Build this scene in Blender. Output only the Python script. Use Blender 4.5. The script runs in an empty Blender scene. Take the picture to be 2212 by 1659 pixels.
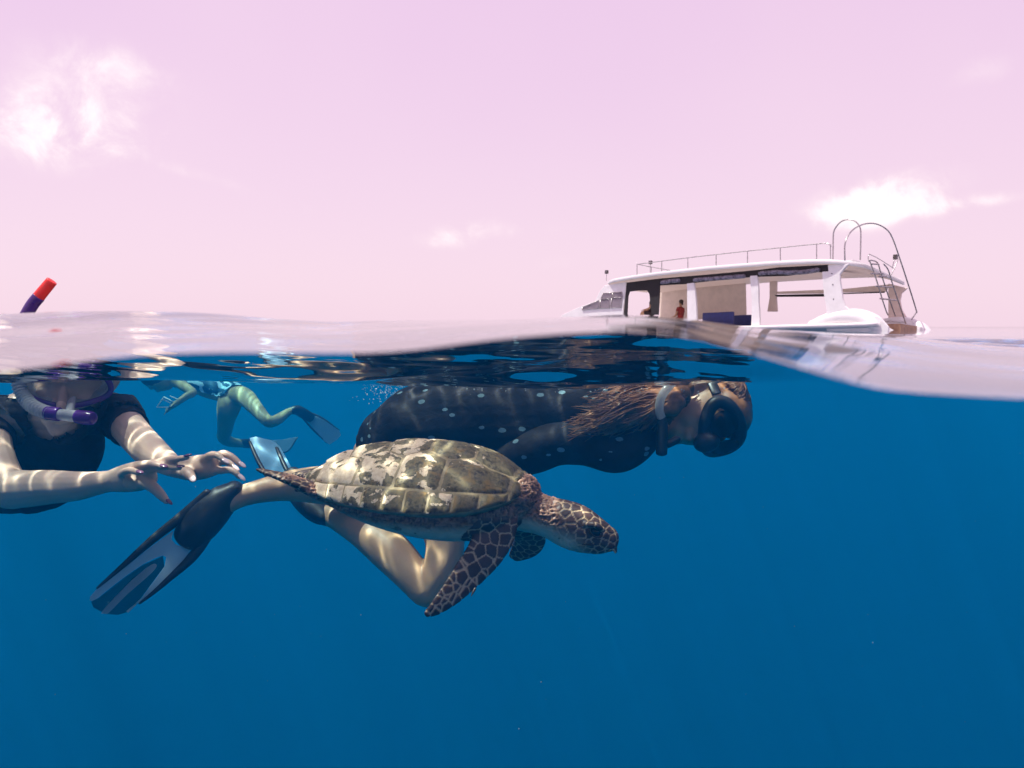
import bpy, bmesh, math, random
import numpy as np
from mathutils import Vector, Matrix, noise as mnoise

# ------------------------------------------------------------------ camera
scn = bpy.context.scene
F = 1736.0                      # focal length in the units of a 2212 px wide picture
CU, CV, HOR = 1106.0, 829.5, 705.0
PITCH = math.atan((CV - HOR) / F)
EYE = np.array([0.0, -0.15, 0.125])
FW = np.array([0, math.cos(PITCH), -math.sin(PITCH)])
UP = np.array([0, math.sin(PITCH), math.cos(PITCH)])
RT = np.array([1.0, 0, 0])
cam = bpy.data.cameras.new('camera')
cam.sensor_width = 36.0
cam.lens = 36.0 * F / 2212.0
cam.clip_start = 0.005
cam.clip_end = 20000
cam.dof.use_dof = True
cam.dof.focus_distance = 1.7
cam.dof.aperture_fstop = cam.lens / 1000.0 / 0.0017
camo = bpy.data.objects.new('camera', cam)
scn.collection.objects.link(camo)
camo.location = EYE
camo.rotation_euler = (math.pi / 2 - PITCH, 0, 0)
scn.camera = camo

# ------------------------------------------------------------------ sun, sky, exposure
SUN_EL, SUN_AZ = math.radians(69), math.radians(172)     # azimuth: 0 = +x, 90 = +y
SUND = np.array([math.cos(SUN_EL) * math.cos(SUN_AZ), math.cos(SUN_EL) * math.sin(SUN_AZ), math.sin(SUN_EL)])
sun = bpy.data.lights.new('sun', 'SUN')
sun.energy = 4.6
sun.angle = math.radians(0.53)
sun.color = (1.0, 0.95, 0.87)
suno = bpy.data.objects.new('sun', sun)
scn.collection.objects.link(suno)
suno.rotation_euler = Vector(-SUND).to_track_quat('-Z', 'Y').to_euler()

vs = scn.view_settings
vs.view_transform = 'Standard'
vs.look = 'None'
vs.exposure = 0.0
vs.gamma = 1.0
vs.use_curve_mapping = False

cy = scn.cycles
cy.max_bounces = 10
cy.diffuse_bounces = 2
cy.glossy_bounces = 4
cy.transmission_bounces = 4
cy.volume_bounces = 1
cy.transparent_max_bounces = 32
cy.caustics_reflective = True
cy.caustics_refractive = False
cy.use_denoising = True
cy.use_light_tree = False
cy.use_adaptive_sampling = True
cy.adaptive_threshold = 0.03
cy.sample_clamp_indirect = 4.0


# ------------------------------------------------------------------ node helpers
class NT:
    def __init__(self, tree):
        self.t = tree
        tree.nodes.clear()

    def n(self, kind, ins=None, **props):
        nd = self.t.nodes.new(kind)
        for k, v in props.items():
            setattr(nd, k, v)
        for k, v in (ins or {}).items():
            sk = nd.inputs[k]
            if isinstance(v, bpy.types.NodeSocket):
                self.t.links.new(v, sk)
            else:
                sk.default_value = v
        return nd

    def math(self, op, a, b=None, c=None, clamp=False):
        ins = {0: a}
        if b is not None:
            ins[1] = b
        if c is not None:
            ins[2] = c
        return self.n('ShaderNodeMath', ins, operation=op, use_clamp=clamp).outputs[0]

    def mix(self, fac, a, b, blend='MIX'):
        m = self.n('ShaderNodeMix', None, data_type='RGBA', blend_type=blend)
        for sk, v in ((m.inputs[0], fac), (m.inputs[6], a), (m.inputs[7], b)):
            if isinstance(v, bpy.types.NodeSocket):
                self.t.links.new(v, sk)
            else:
                sk.default_value = (*v, 1) if isinstance(v, (tuple, list)) and len(v) == 3 else v
        return m.outputs[2]

    def ramp(self, x, lo, hi, a=0.0, b=1.0, kind='SMOOTHSTEP'):
        m = self.n('ShaderNodeMapRange', {0: x, 1: lo, 2: hi, 3: a, 4: b}, interpolation_type=kind)
        return m.outputs[0]

    def noise(self, vec, scale, detail=3.0, rough=0.5, dist=0.0):
        ins = {'Scale': scale, 'Detail': detail, 'Roughness': rough, 'Distortion': dist}
        if vec is not None:
            ins['Vector'] = vec
        return self.n('ShaderNodeTexNoise', ins).outputs[0]


# ------------------------------------------------------------------ sky (white balance of the picture: lavender)
def pixdir(u, v):
    d = FW + RT * (u - CU) / F - UP * (v - CV) / F
    return d / np.linalg.norm(d)


world = bpy.data.worlds.new('World')
scn.world = world
world.use_nodes = True
world.cycles.sampling_method = 'NONE'     # an even sky: no need to search it for bright spots
w = NT(world.node_tree)
sky = w.n('ShaderNodeTexSky', sky_type='NISHITA', sun_disc=False, sun_elevation=SUN_EL,
          sun_rotation=math.pi / 2 - SUN_AZ, air_density=1.0, dust_density=2.2, ozone_density=1.0)
tc = w.n('ShaderNodeTexCoord')
dirv = tc.outputs['Generated']
sep = w.n('ShaderNodeSeparateXYZ', {0: dirv})
# hazy pink-lavender air: thin at the zenith, thick and rosier near the horizon
elev = w.ramp(sep.outputs[2], 0.0, 0.42, 0, 1, 'SMOOTHSTEP')
haze = w.mix(elev, (10.5, 7.9, 9.2), (9.5, 6.5, 9.05))
soft = w.noise(dirv, 2.3, 3, 0.5)
haze = w.mix(w.ramp(soft, 0.3, 0.75, 0, 0.4), haze, (10.5, 7.8, 9.3))
col = w.mix(0.86, sky.outputs[0], haze)
# clouds: noise puffs gathered round a few directions, faint wisps everywhere
n1 = w.noise(dirv, 17.0, 6, 0.62, 0.3)
n2 = w.noise(dirv, 6.0, 3, 0.6, 0.2)
acc = None


def cloud(u, v, su, sv, power, tilt=0.0):
    """density blob round one direction; su, sv angular half-sizes in px"""
    global acc
    c = pixdir(u, v)
    ex = np.cross(c, [0, 0, 1]); ex /= np.linalg.norm(ex)
    ey = np.cross(ex, c)
    ca, sa = math.cos(tilt), math.sin(tilt)
    ax, ay = (ca * ex + sa * ey) * F / su, (-sa * ex + ca * ey) * F / sv
    a = w.n('ShaderNodeVectorMath', {0: dirv, 1: tuple(ax)}, operation='DOT_PRODUCT').outputs[1]
    b = w.n('ShaderNodeVectorMath', {0: dirv, 1: tuple(ay)}, operation='DOT_PRODUCT').outputs[1]
    a = w.math('SUBTRACT', a, float(np.dot(c, ax)))
    b = w.math('SUBTRACT', b, float(np.dot(c, ay)))
    r2 = w.math('ADD', w.math('MULTIPLY', a, a), w.math('MULTIPLY', b, b))
    g = w.math('MULTIPLY', w.math('EXPONENT', w.math('MULTIPLY', r2, -0.8)), power)
    front = w.n('ShaderNodeVectorMath', {0: dirv, 1: tuple(c)}, operation='DOT_PRODUCT').outputs[1]
    g = w.math('MULTIPLY', g, w.math('GREATER_THAN', front, 0.0))
    acc = g if acc is None else w.math('ADD', acc, g)


cloud(160, 264, 140, 66, 0.40)
cloud(235, 135, 140, 48, 0.25, -0.12)
cloud(70, 300, 110, 55, 0.22)
cloud(1020, 500, 80, 28, 0.34, 0.1)
cloud(930, 525, 60, 18, 0.15)
cloud(1905, 430, 115, 46, 0.5, 0.18)
cloud(1860, 455, 90, 24, 0.4)
cloud(2110, 437, 85, 13, 0.3, 0.12)
cloud(2130, 150, 90, 30, 0.16)
cloud(480, 395, 190, 14, 0.16, -0.25)
cloud(1180, 495, 90, 16, 0.14)
cloud(1240, 570, 110, 24, 0.14)
cloud(560, 120, 60, 50, 0.1)
wisp = w.ramp(n2, 0.56, 0.85, 0, 0.16)
dens = w.math('ADD', w.math('MULTIPLY', acc, w.ramp(n1, 0.30, 0.68, 0.25, 1.75, 'LINEAR')), w.math('MULTIPLY', wisp, 0.6))
dens = w.ramp(dens, 0.08, 0.70, 0, 0.9)
edge = w.ramp(dens, 0.0, 0.75)
cloudcol = w.mix(edge, (10.8, 8.9, 9.5), (11.8, 10.5, 10.6))
col = w.mix(dens, col, cloudcol)
bg = w.n('ShaderNodeBackground', {'Color': col, 'Strength': 0.1})
w.n('ShaderNodeOutputWorld', {'Surface': bg.outputs[0]})


# ------------------------------------------------------------------ geometry helpers
def Q(u, v, D):
    """picture direction (2212 px wide) at depth D metres along the optical axis"""
    return EYE + D * (FW + RT * (u - CU) / F - UP * (v - CV) / F)


def px(n, D):
    return n * D / F


def link(name, me, mat=None, parent=None, smooth=True):
    o = bpy.data.objects.new(name, me)
    scn.collection.objects.link(o)
    if mat is not None and len(me.materials) == 0:
        me.materials.append(mat)
    if parent is not None:
        o.parent = parent
        if not parent.get('_at_origin', False):
            o.matrix_parent_inverse = Matrix.Translation(-Vector(parent.location))
    if smooth and len(me.polygons):
        me.polygons.foreach_set('use_smooth', [True] * len(me.polygons))
    return o


def mesh(name, V, Fc, mat=None, parent=None, smooth=True):
    me = bpy.data.meshes.new(name)
    me.from_pydata([tuple(map(float, p)) for p in V], [], [tuple(map(int, f)) for f in Fc])
    me.update()
    return link(name, me, mat, parent, smooth)


def thing(name, label, cat, loc, group=None):
    o = bpy.data.objects.new(name, None)
    scn.collection.objects.link(o)
    o.empty_display_size = 0.05
    o.location = tuple(map(float, loc))
    return tag(o, label, cat, group)


def tag(o, label, cat, group=None):
    o['label'] = label
    o['category'] = cat
    if group:
        o['group'] = group
    return o


def spline(P, sub):
    """Catmull-Rom through the rows of P"""
    P = np.asarray(P, float)
    n = len(P)
    if n == 2:
        t = np.linspace(0, 1, sub + 1)[:, None]
        return P[0] * (1 - t) + P[1] * t
    E = np.vstack([2 * P[0] - P[1], P, 2 * P[-1] - P[-2]])
    out = []
    for i in range(n - 1):
        p0, p1, p2, p3 = E[i:i + 4]
        for k in range(sub):
            t = k / sub
            out.append(0.5 * ((2 * p1) + (-p0 + p2) * t + (2 * p0 - 5 * p1 + 4 * p2 - p3) * t * t
                              + (-p0 + 3 * p1 - 3 * p2 + p3) * t ** 3))
    out.append(P[-1])
    return np.array(out)


def tube(P, R, side=(0, 1, 0), n=16, sub=6, cap=True, capk=1.0, power=2.0):
    """closed generalised tube: P centres, R rows (radius along side, radius across)"""
    P = np.asarray(P, float)
    R = np.asarray(R, float)
    if R.ndim == 1:
        R = np.stack([R, R], 1)
    S = spline(np.hstack([P, R]), sub)
    C, RR = S[:, :3], np.maximum(S[:, 3:5], 1e-5)
    T = np.gradient(C, axis=0)
    T /= np.linalg.norm(T, axis=1)[:, None] + 1e-12
    side = np.asarray(side, float)
    if side.ndim == 1:
        side = np.repeat(side[None], len(C), 0)
    else:
        side = spline(side, sub)
    Sd = side - (side * T).sum(1)[:, None] * T
    Sd /= np.linalg.norm(Sd, axis=1)[:, None] + 1e-12
    W = np.cross(T, Sd)
    rows = []
    for i in range(len(C)):
        rows.append((C[i], RR[i], Sd[i], W[i]))
    if cap:
        ks = [0.35, 0.65, 0.86, 0.97]
        r0, r1 = rows[0], rows[-1]
        e0, e1 = min(r0[1]) * capk, min(r1[1]) * capk
        pre = [(r0[0] - T[0] * e0 * k, r0[1] * math.sqrt(1 - k * k), r0[2], r0[3]) for k in reversed(ks)]
        post = [(r1[0] + T[-1] * e1 * k, r1[1] * math.sqrt(1 - k * k), r1[2], r1[3]) for k in ks]
        rows = pre + rows + post
    a = np.linspace(0, 2 * math.pi, n, endpoint=False)
    ca, sa = np.cos(a), np.sin(a)
    if power != 2.0:
        ca = np.sign(ca) * np.abs(ca) ** (2 / power)
        sa = np.sign(sa) * np.abs(sa) ** (2 / power)
    V = []
    for c, r, s, wv in rows:
        V.append(c + r[0] * ca[:, None] * s + r[1] * sa[:, None] * wv)
    V = np.vstack(V)
    m = len(rows)
    Fc = []
    for i in range(m - 1):
        for j in range(n):
            k = (j + 1) % n
            Fc.append((i * n + j, i * n + k, (i + 1) * n + k, (i + 1) * n + j))
    Fc.append(tuple(range(n - 1, -1, -1)))
    Fc.append(tuple((m - 1) * n + j for j in range(n)))
    return V, Fc


def T(rows, side=None, n=16, sub=6, **kw):
    """tube in picture terms: rows (u, v, depth, half-width in the picture px, half-depth px)"""
    P = [Q(r[0], r[1], r[2]) for r in rows]
    R = [(px(r[4] if len(r) > 4 else r[3], r[2]), px(r[3], r[2])) for r in rows]
    return tube(P, R, FW if side is None else side, n, sub, **kw)


def ball(c, r, ax=None, n=16, m=10):
    """ellipsoid; ax rows = the three axes"""
    r = np.array([r, r, r] if np.isscalar(r) else r, float)
    ax = np.eye(3) if ax is None else np.asarray(ax, float)
    V, Fc = [np.array([0, 0, -1.0])], []
    for i in range(1, m):
        th = math.pi * i / m
        for j in range(n):
            ph = 2 * math.pi * j / n
            V.append(np.array([math.sin(th) * math.cos(ph), math.sin(th) * math.sin(ph), -math.cos(th)]))
    V.append(np.array([0, 0, 1.0]))
    V = np.array(V)
    for j in range(n):
        Fc.append((0, 1 + (j + 1) % n, 1 + j))
    for i in range(m - 2):
        for j in range(n):
            a, b = 1 + i * n + j, 1 + i * n + (j + 1) % n
            Fc.append((a, b, b + n, a + n))
    L = len(V) - 1
    for j in range(n):
        Fc.append((L, 1 + (m - 2) * n + j, 1 + (m - 2) * n + (j + 1) % n))
    return np.asarray(c) + (V * r) @ ax, Fc


def join(parts):
    V, Fc, o = [], [], 0
    for v, f in parts:
        V.append(np.asarray(v))
        Fc += [tuple(i + o for i in q) for q in f]
        o += len(v)
    return np.vstack(V), Fc


def box(c, s, ax=None):
    ax = np.eye(3) if ax is None else np.asarray(ax, float)
    s = np.asarray(s, float) / 2
    V = np.array([[x, y, z] for x in (-1, 1) for y in (-1, 1) for z in (-1, 1)], float) * s
    return np.asarray(c) + V @ ax, [(0, 1, 3, 2), (4, 6, 7, 5), (0, 4, 5, 1), (2, 3, 7, 6), (0, 2, 6, 4), (1, 5, 7, 3)]


def fuse(parts, voxel, smooth=6, factor=0.5, reduce=None):
    """one continuous skin round overlapping closed shapes"""
    V, Fc = join(parts)
    me = bpy.data.meshes.new('tmp')
    me.from_pydata([tuple(p) for p in V], [], Fc)
    me.update()
    o = bpy.data.objects.new('tmp', me)
    scn.collection.objects.link(o)
    m = o.modifiers.new('r', 'REMESH')
    m.mode = 'VOXEL'
    m.voxel_size = voxel
    if smooth:
        s = o.modifiers.new('s', 'SMOOTH')
        s.factor = factor
        s.iterations = smooth
    if reduce:
        d_ = o.modifiers.new('d', 'DECIMATE')
        d_.ratio = reduce
    bpy.context.view_layer.update()
    dg = bpy.context.evaluated_depsgraph_get()
    out = bpy.data.meshes.new_from_object(o.evaluated_get(dg))
    bpy.data.objects.remove(o)
    bpy.data.meshes.remove(me)
    return out


def getco(me):
    a = np.empty(len(me.vertices) * 3, np.float32)
    me.vertices.foreach_get('co', a)
    return a.reshape(-1, 3).astype(float)


def setco(me, V):
    me.vertices.foreach_set('co', np.asarray(V, np.float32).ravel())
    me.update()


def getno(me):
    a = np.empty(len(me.vertices) * 3, np.float32)
    me.vertices.foreach_get('normal', a)
    return a.reshape(-1, 3).astype(float)


def attr(me, name, val):
    at = me.attributes.new(name, 'FLOAT', 'POINT')
    at.data.foreach_set('value', np.asarray(val, np.float32))


def shell(me, keep, offset, name='garment', smooth_edge=6, fold=None):
    """cloth over the part of a body where keep(V) is true: offset copy with clean hems"""
    V, N = getco(me), getno(me)
    k = keep(V)
    bm = bmesh.new()
    bm.from_mesh(me)
    bm.verts.ensure_lookup_table()
    dele = [f for f in bm.faces if not all(k[v.index] for v in f.verts)]
    bmesh.ops.delete(bm, geom=dele, context='FACES')
    loose = [v for v in bm.verts if not v.link_faces]
    bmesh.ops.delete(bm, geom=loose, context='VERTS')
    bm.verts.ensure_lookup_table()
    bv = [v for v in bm.verts if v.is_boundary]
    nb = {v: [e.other_vert(v) for e in v.link_edges if e.is_boundary] for v in bv}
    for _ in range(smooth_edge):
        new = {v: (v.co * 0.4 + sum((q.co for q in nb[v]), Vector()) * (0.6 / len(nb[v]))) for v in bv if nb[v]}
        for v, c in new.items():
            v.co = c
    bm.normal_update()
    for v in bm.verts:
        off = offset
        if fold is not None:
            off += fold(v.co)
        v.co = v.co + v.normal * off
    # hem: turn the edge back towards the skin
    be = [e for e in bm.edges if e.is_boundary]
    r = bmesh.ops.extrude_edge_only(bm, edges=be)
    for v in [g for g in r['geom'] if isinstance(g, bmesh.types.BMVert)]:
        v.co = v.co - v.normal * (offset * 1.3)
    out = bpy.data.meshes.new(name)
    bm.to_mesh(out)
    bm.free()
    return out


# ------------------------------------------------------------------ materials
MATS = {}


def mat(name, build):
    m = bpy.data.materials.new(name)
    m.use_nodes = True
    t = NT(m.node_tree)
    build(t, m)
    MATS[name] = m
    return m


def plain(name, colr, rough=0.5, metal=0.0, var=0.12, scale=40, bump=0.0, spec=0.5):
    """single colour with a little grain and wear"""
    def b(t, m):
        co = t.n('ShaderNodeTexCoord').outputs['Object']
        nz = t.noise(co, scale, 4, 0.6)
        dark = tuple(c * (1 - var) for c in colr)
        lite = tuple(min(1, c * (1 + var)) for c in colr)
        c = t.mix(t.ramp(nz, 0.3, 0.7), dark, lite)
        ins = {'Base Color': c, 'Roughness': t.ramp(nz, 0.2, 0.8, max(0, rough - 0.08), min(1, rough + 0.08)),
               'Metallic': metal, 'Specular IOR Level': spec}
        p = t.n('ShaderNodeBsdfPrincipled', ins)
        if bump:
            bp = t.n('ShaderNodeBump', {'Strength': bump, 'Distance': 0.002, 'Height': t.noise(co, scale * 3, 3, 0.6)})
            t.t.links.new(bp.outputs[0], p.inputs['Normal'])
        t.n('ShaderNodeOutputMaterial', {'Surface': p.outputs[0]})
    return mat(name, b)
# ------------------------------------------------------------------ the sea: one closed body of water
# waterline where the water stands against the camera's port, and the skyline of the first swell (u, v)
CUT = np.array([(-900, 760), (-300, 812), (0, 803), (100, 792), (200, 778), (330, 765), (500, 761), (700, 763), (800, 763), (900, 756), (1000, 742),
                (1100, 730), (1200, 722), (1300, 717), (1390, 717), (1500, 729), (1600, 757), (1700, 786), (1800, 816), (1870, 836),
                (1950, 847), (2080, 855), (2212, 862), (2500, 860), (3200, 780)], float)
SKYL = np.array([(-900, 715), (-300, 706), (0, 703), (150, 699), (300, 699), (450, 702), (600, 710), (720, 714), (850, 707), (950, 704), (1100, 700),
                 (1250, 693), (1360, 687), (1450, 690), (1560, 703), (1650, 712), (1800, 717), (1920, 719), (2050, 731), (2130, 738),
                 (2212, 742), (2500, 730), (3200, 710)], float)


def smooth_table(tab):
    xs = np.linspace(tab[0, 0], tab[-1, 0], 600)
    ys = np.interp(xs, tab[:, 0], tab[:, 1])
    k = np.exp(-np.linspace(-2, 2, 21) ** 2)
    k /= k.sum()
    yp = np.pad(ys, 10, mode='edge')
    return xs, np.convolve(yp, k, 'valid')


CX, CY = smooth_table(CUT)
SX, SY = smooth_table(SKYL)
rngw = np.random.RandomState(5)
WAVES = []
for i in range(26):
    lam = 0.16 * (1.28 ** (i % 13)) * rngw.uniform(0.9, 1.1)
    ang = math.radians(rngw.uniform(35, 150))
    k = 2 * math.pi / lam
    WAVES.append((k * math.cos(ang), k * math.sin(ang), 0.0062 * lam * rngw.uniform(0.6, 1.2), rngw.uniform(0, 6.28)))


def ripple(x, y):
    z = 0
    for kx, ky, a, p in WAVES:
        s = np.sin(kx * x + ky * y + p)
        z = z + a * (s + 0.35 * np.abs(s) - 0.2)
    return z


FINE = []
for i in range(16):
    lam = 0.05 * (1.09 ** i) * rngw.uniform(0.9, 1.1)
    ang = math.radians(rngw.uniform(30, 150))
    k = 2 * math.pi / lam
    FINE.append((k * math.cos(ang), k * math.sin(ang), 0.0011 * lam, rngw.uniform(0, 6.28)))


def fine_ripple(x, y):
    z = 0
    for kx, ky, a, p in FINE:
        z = z + a * np.sin(kx * x + ky * y + p)
    return z * np.clip(2.2 - 0.35 * np.abs(np.asarray(y)), 0, 1) * np.clip(3.2 - np.abs(np.asarray(x)), 0, 1)


def hermite(t, a, b, ma, mb):
    return (2 * t ** 3 - 3 * t ** 2 + 1) * a + (t ** 3 - 2 * t ** 2 + t) * ma + (-2 * t ** 3 + 3 * t ** 2) * b + (t ** 3 - t ** 2) * mb


D0, D1, D2, D3 = 0.15, 0.62, 2.2, 3.6


def sea_height(x, y):
    d = np.asarray(y) + 0.15
    x = np.asarray(x)
    dd = np.maximum(d, 0.15)
    u = CU + F * x / dd
    u0 = CU + F * x / D0 * np.ones_like(d)
    # follow the picture direction near the port, the place itself further away
    zc = EYE[2] - D0 * (np.interp(u, CX, CY) - HOR) / F
    zr = EYE[2] - D1 * (np.interp(u, SX, SY) - HOR) / F
    # the trough behind the first swell; shallower towards the left
    z2 = -0.024 + 0.0 * zr
    z3 = 0.0
    t1 = np.clip((dd - D0) / (D1 - D0), 0, 1)
    t2 = np.clip((dd - D1) / (D2 - D1), 0, 1)
    near = hermite(t1, zc, zr, 0.2 * (zr - zc), 0 * zr)
    t3 = np.clip((dd - D2) / (D3 - D2), 0, 1)
    far = hermite(t2, zr, z2, 0 * zr, 0)
    rise = hermite(t3, z2, z3, 0, 0)
    z = np.where(dd < D1, near, np.where(dd < D2, far, rise))
    rip = ripple(x, y)
    amt = np.clip((dd - 0.35) / 0.9, 0, 1) * 0.38 + np.clip((dd - 0.16) / 0.3, 0, 1) * 0.16 + np.clip((dd - 2.3) / 2, 0, 1) * 0.4
    z = z + rip * amt + fine_ripple(x, y) * np.clip((dd - 0.2) / 0.6, 0, 1)
    # behind the port and round it the sea settles to its level
    side = np.clip((np.abs(x) - 2.2) / 2.0, 0, 1)
    side = side * side * (3 - 2 * side)
    back = np.clip((-d) / 1.5, 0, 1)
    base = rip * 0.9
    z = z * (1 - side) + base * side
    z = z * (1 - back) + base * back
    return z


def axis_pts(lo, hi, fine, mid, far, ratio_mid=1.025, ratio_far=1.25):
    pts = list(np.arange(lo, hi + 1e-6, fine))
    for sgn in (1, -1):
        s, p = fine, (hi if sgn > 0 else lo)
        out = []
        while abs(p) < far:
            s *= ratio_mid if abs(p) < mid else ratio_far
            p += s * sgn
            out.append(p)
        pts = pts + out if sgn > 0 else out[::-1] + pts
    return np.array(pts)


# caustic pattern to paint on the sea: rays bent by separate ripples and counted where they land 0.3 m below
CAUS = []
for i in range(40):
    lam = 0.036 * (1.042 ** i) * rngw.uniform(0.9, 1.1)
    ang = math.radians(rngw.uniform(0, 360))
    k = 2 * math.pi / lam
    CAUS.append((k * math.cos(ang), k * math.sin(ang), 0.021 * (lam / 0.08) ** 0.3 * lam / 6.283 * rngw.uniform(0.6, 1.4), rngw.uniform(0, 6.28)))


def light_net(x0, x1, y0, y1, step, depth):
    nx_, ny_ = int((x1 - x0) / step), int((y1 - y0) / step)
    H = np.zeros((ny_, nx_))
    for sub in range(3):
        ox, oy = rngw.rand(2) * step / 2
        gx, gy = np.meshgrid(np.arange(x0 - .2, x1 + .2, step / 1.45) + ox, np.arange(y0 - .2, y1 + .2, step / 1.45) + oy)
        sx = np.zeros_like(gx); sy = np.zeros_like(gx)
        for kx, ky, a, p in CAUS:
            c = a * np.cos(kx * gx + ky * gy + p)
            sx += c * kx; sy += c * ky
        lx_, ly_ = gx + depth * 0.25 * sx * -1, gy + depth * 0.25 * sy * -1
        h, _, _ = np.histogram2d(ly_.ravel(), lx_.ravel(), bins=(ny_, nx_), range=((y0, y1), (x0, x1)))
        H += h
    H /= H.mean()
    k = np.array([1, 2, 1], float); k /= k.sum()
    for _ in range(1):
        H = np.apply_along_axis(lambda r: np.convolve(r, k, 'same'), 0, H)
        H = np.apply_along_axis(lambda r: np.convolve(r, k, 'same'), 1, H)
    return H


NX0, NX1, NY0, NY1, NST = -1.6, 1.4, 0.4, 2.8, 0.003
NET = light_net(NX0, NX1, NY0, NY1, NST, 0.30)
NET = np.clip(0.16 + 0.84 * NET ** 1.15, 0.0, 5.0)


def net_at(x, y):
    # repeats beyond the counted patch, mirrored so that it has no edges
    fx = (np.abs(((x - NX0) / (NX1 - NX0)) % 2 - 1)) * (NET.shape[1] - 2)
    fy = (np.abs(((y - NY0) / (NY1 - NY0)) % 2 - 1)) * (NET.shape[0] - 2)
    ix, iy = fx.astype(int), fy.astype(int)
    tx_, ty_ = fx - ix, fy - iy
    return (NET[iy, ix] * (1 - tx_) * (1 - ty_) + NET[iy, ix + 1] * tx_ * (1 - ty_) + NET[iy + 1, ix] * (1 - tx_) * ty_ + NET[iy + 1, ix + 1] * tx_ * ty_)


TRX, TRY0, TRZ = 2.6, -1.1, -1.6        # made-up air space cut into the sea for the camera, open to the sky
xs = axis_pts(-1.35, 1.05, 0.0045, 5.0, 6000, 1.035)
xs = np.sort(np.concatenate([xs[np.abs(np.abs(xs) - TRX) > 0.02], [-TRX - 0.001, -TRX, TRX, TRX + 0.001]]))
ys = np.concatenate([np.arange(0, 0.9, 0.007), axis_pts(0.9, 2.3, 0.0045, 7.0, 6000, 1.035)])
ys = ys[(ys < 0) | (ys >= 0.899) | np.isin(ys, np.arange(0, 0.9, 0.007))]
ys = np.concatenate([ys[ys < TRY0 - 0.03], [TRY0 - 0.001, TRY0, -0.8, -0.5, -0.3, -0.15, -0.05, -0.0005], ys[ys >= 0]])
ys = np.sort(ys)
X, Y = np.meshgrid(xs, ys)
Z = sea_height(X, Y)
Z = Z * np.clip(1 - (np.hypot(X, Y) - 4) / 12, 0.0, 1) ** 1.5
# caustic light painted into each surface point's see-through colour
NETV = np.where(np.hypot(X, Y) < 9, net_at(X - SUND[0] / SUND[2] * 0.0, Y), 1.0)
tr = (np.abs(X) <= TRX + 1e-9) & (Y >= TRY0 - 1e-9) & (Y < -0.0001)
Z = np.where(tr, TRZ, Z)
nx, ny = len(xs), len(ys)
V = np.stack([X, Y, Z], -1).reshape(-1, 3)
idx = np.arange(nx * ny).reshape(ny, nx)
quads = np.stack([idx[:-1, :-1], idx[:-1, 1:], idx[1:, 1:], idx[1:, :-1]], -1).reshape(-1, 4)
wall = (tr[:-1, :-1] | tr[:-1, 1:] | tr[1:, 1:] | tr[1:, :-1]).reshape(-1)
open_q = quads[~wall]
# walls and bottom get corners of their own, so that the open surface keeps its smooth edge against them
wq = quads[wall].reshape(-1)
DEEP = -70.0
bx0, bx1, by0, by1 = xs[0], xs[-1], ys[0], ys[-1]
rings = [idx[0], idx[:, -1], idx[-1, ::-1], idx[::-1, 0]]
extra = []
for r in rings:
    a, b = V[r[:-1]], V[r[1:]]
    ad, bd = a.copy(), b.copy()
    ad[:, 2] = DEEP; bd[:, 2] = DEEP
    extra.append(np.stack([b, a, ad, bd], 1).reshape(-1, 3))
extra.append(np.array([(bx0, by1, DEEP), (bx1, by1, DEEP), (bx1, by0, DEEP), (bx0, by0, DEEP)]))
EX = np.vstack(extra)
VV = np.vstack([V, V[wq], EX])
n_wall = len(wq) + len(EX)
loops = np.concatenate([open_q.reshape(-1), nx * ny + np.arange(n_wall)])
nf = len(loops) // 4
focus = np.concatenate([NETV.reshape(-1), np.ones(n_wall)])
opens = np.concatenate([np.ones(len(open_q)), np.zeros(n_wall // 4)])

WATER_S = (0.0003, 0.018, 0.052)       # scattering per metre
WATER_A = (0.20, 0.046, 0.032)        # absorption per metre


def sea_water(t, m):
    fr = t.n('ShaderNodeFresnel', {'IOR': 1.333})
    top = t.n('ShaderNodeAttribute', attribute_name='open_surface').outputs['Fac']
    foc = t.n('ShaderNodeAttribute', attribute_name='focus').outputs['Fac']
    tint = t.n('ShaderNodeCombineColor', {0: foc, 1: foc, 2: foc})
    trn = t.n('ShaderNodeBsdfTransparent', {'Color': tint.outputs[0]})  # pattern in this colour stands in for sunlight focused by waves
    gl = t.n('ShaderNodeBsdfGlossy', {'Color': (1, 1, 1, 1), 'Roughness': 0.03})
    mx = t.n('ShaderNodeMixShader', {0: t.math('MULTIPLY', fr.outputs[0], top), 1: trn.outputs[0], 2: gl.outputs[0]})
    vc = t.n('ShaderNodeVolumeCoefficients')
    vc.inputs['Absorption Coefficients'].default_value = WATER_A
    vc.inputs['Scatter Coefficients'].default_value = WATER_S
    vc.inputs['Anisotropy'].default_value = 0.1
    t.n('ShaderNodeOutputMaterial', {'Surface': mx.outputs[0], 'Volume': vc.outputs[0]})


me = bpy.data.meshes.new('sea')
me.vertices.add(len(VV))
me.vertices.foreach_set('co', VV.astype(np.float32).ravel())
me.loops.add(len(loops))
me.loops.foreach_set('vertex_index', loops.astype(np.int32))
me.polygons.add(nf)
me.polygons.foreach_set('loop_start', (np.arange(nf) * 4).astype(np.int32))
me.update(calc_edges=True)
me.validate()
me.materials.append(mat('sea_water', sea_water))
at = me.attributes.new('open_surface', 'FLOAT', 'FACE')
at.data.foreach_set('value', opens.astype(np.float32))
attr(me, 'focus', focus)
me.polygons.foreach_set('use_smooth', np.ones(nf, bool))
me.update()
sea = link('sea', me, smooth=False)
sea['kind'] = 'structure'
# ------------------------------------------------------------------ hawksbill turtle
rng = np.random.RandomState(11)


def unit(v):
    v = np.asarray(v, float)
    return v / np.linalg.norm(v)


def project(V):
    d = np.asarray(V) - EYE
    z = d @ FW
    return CU + F * (d @ RT) / z, CV - F * (d @ UP) / z, z


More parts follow.
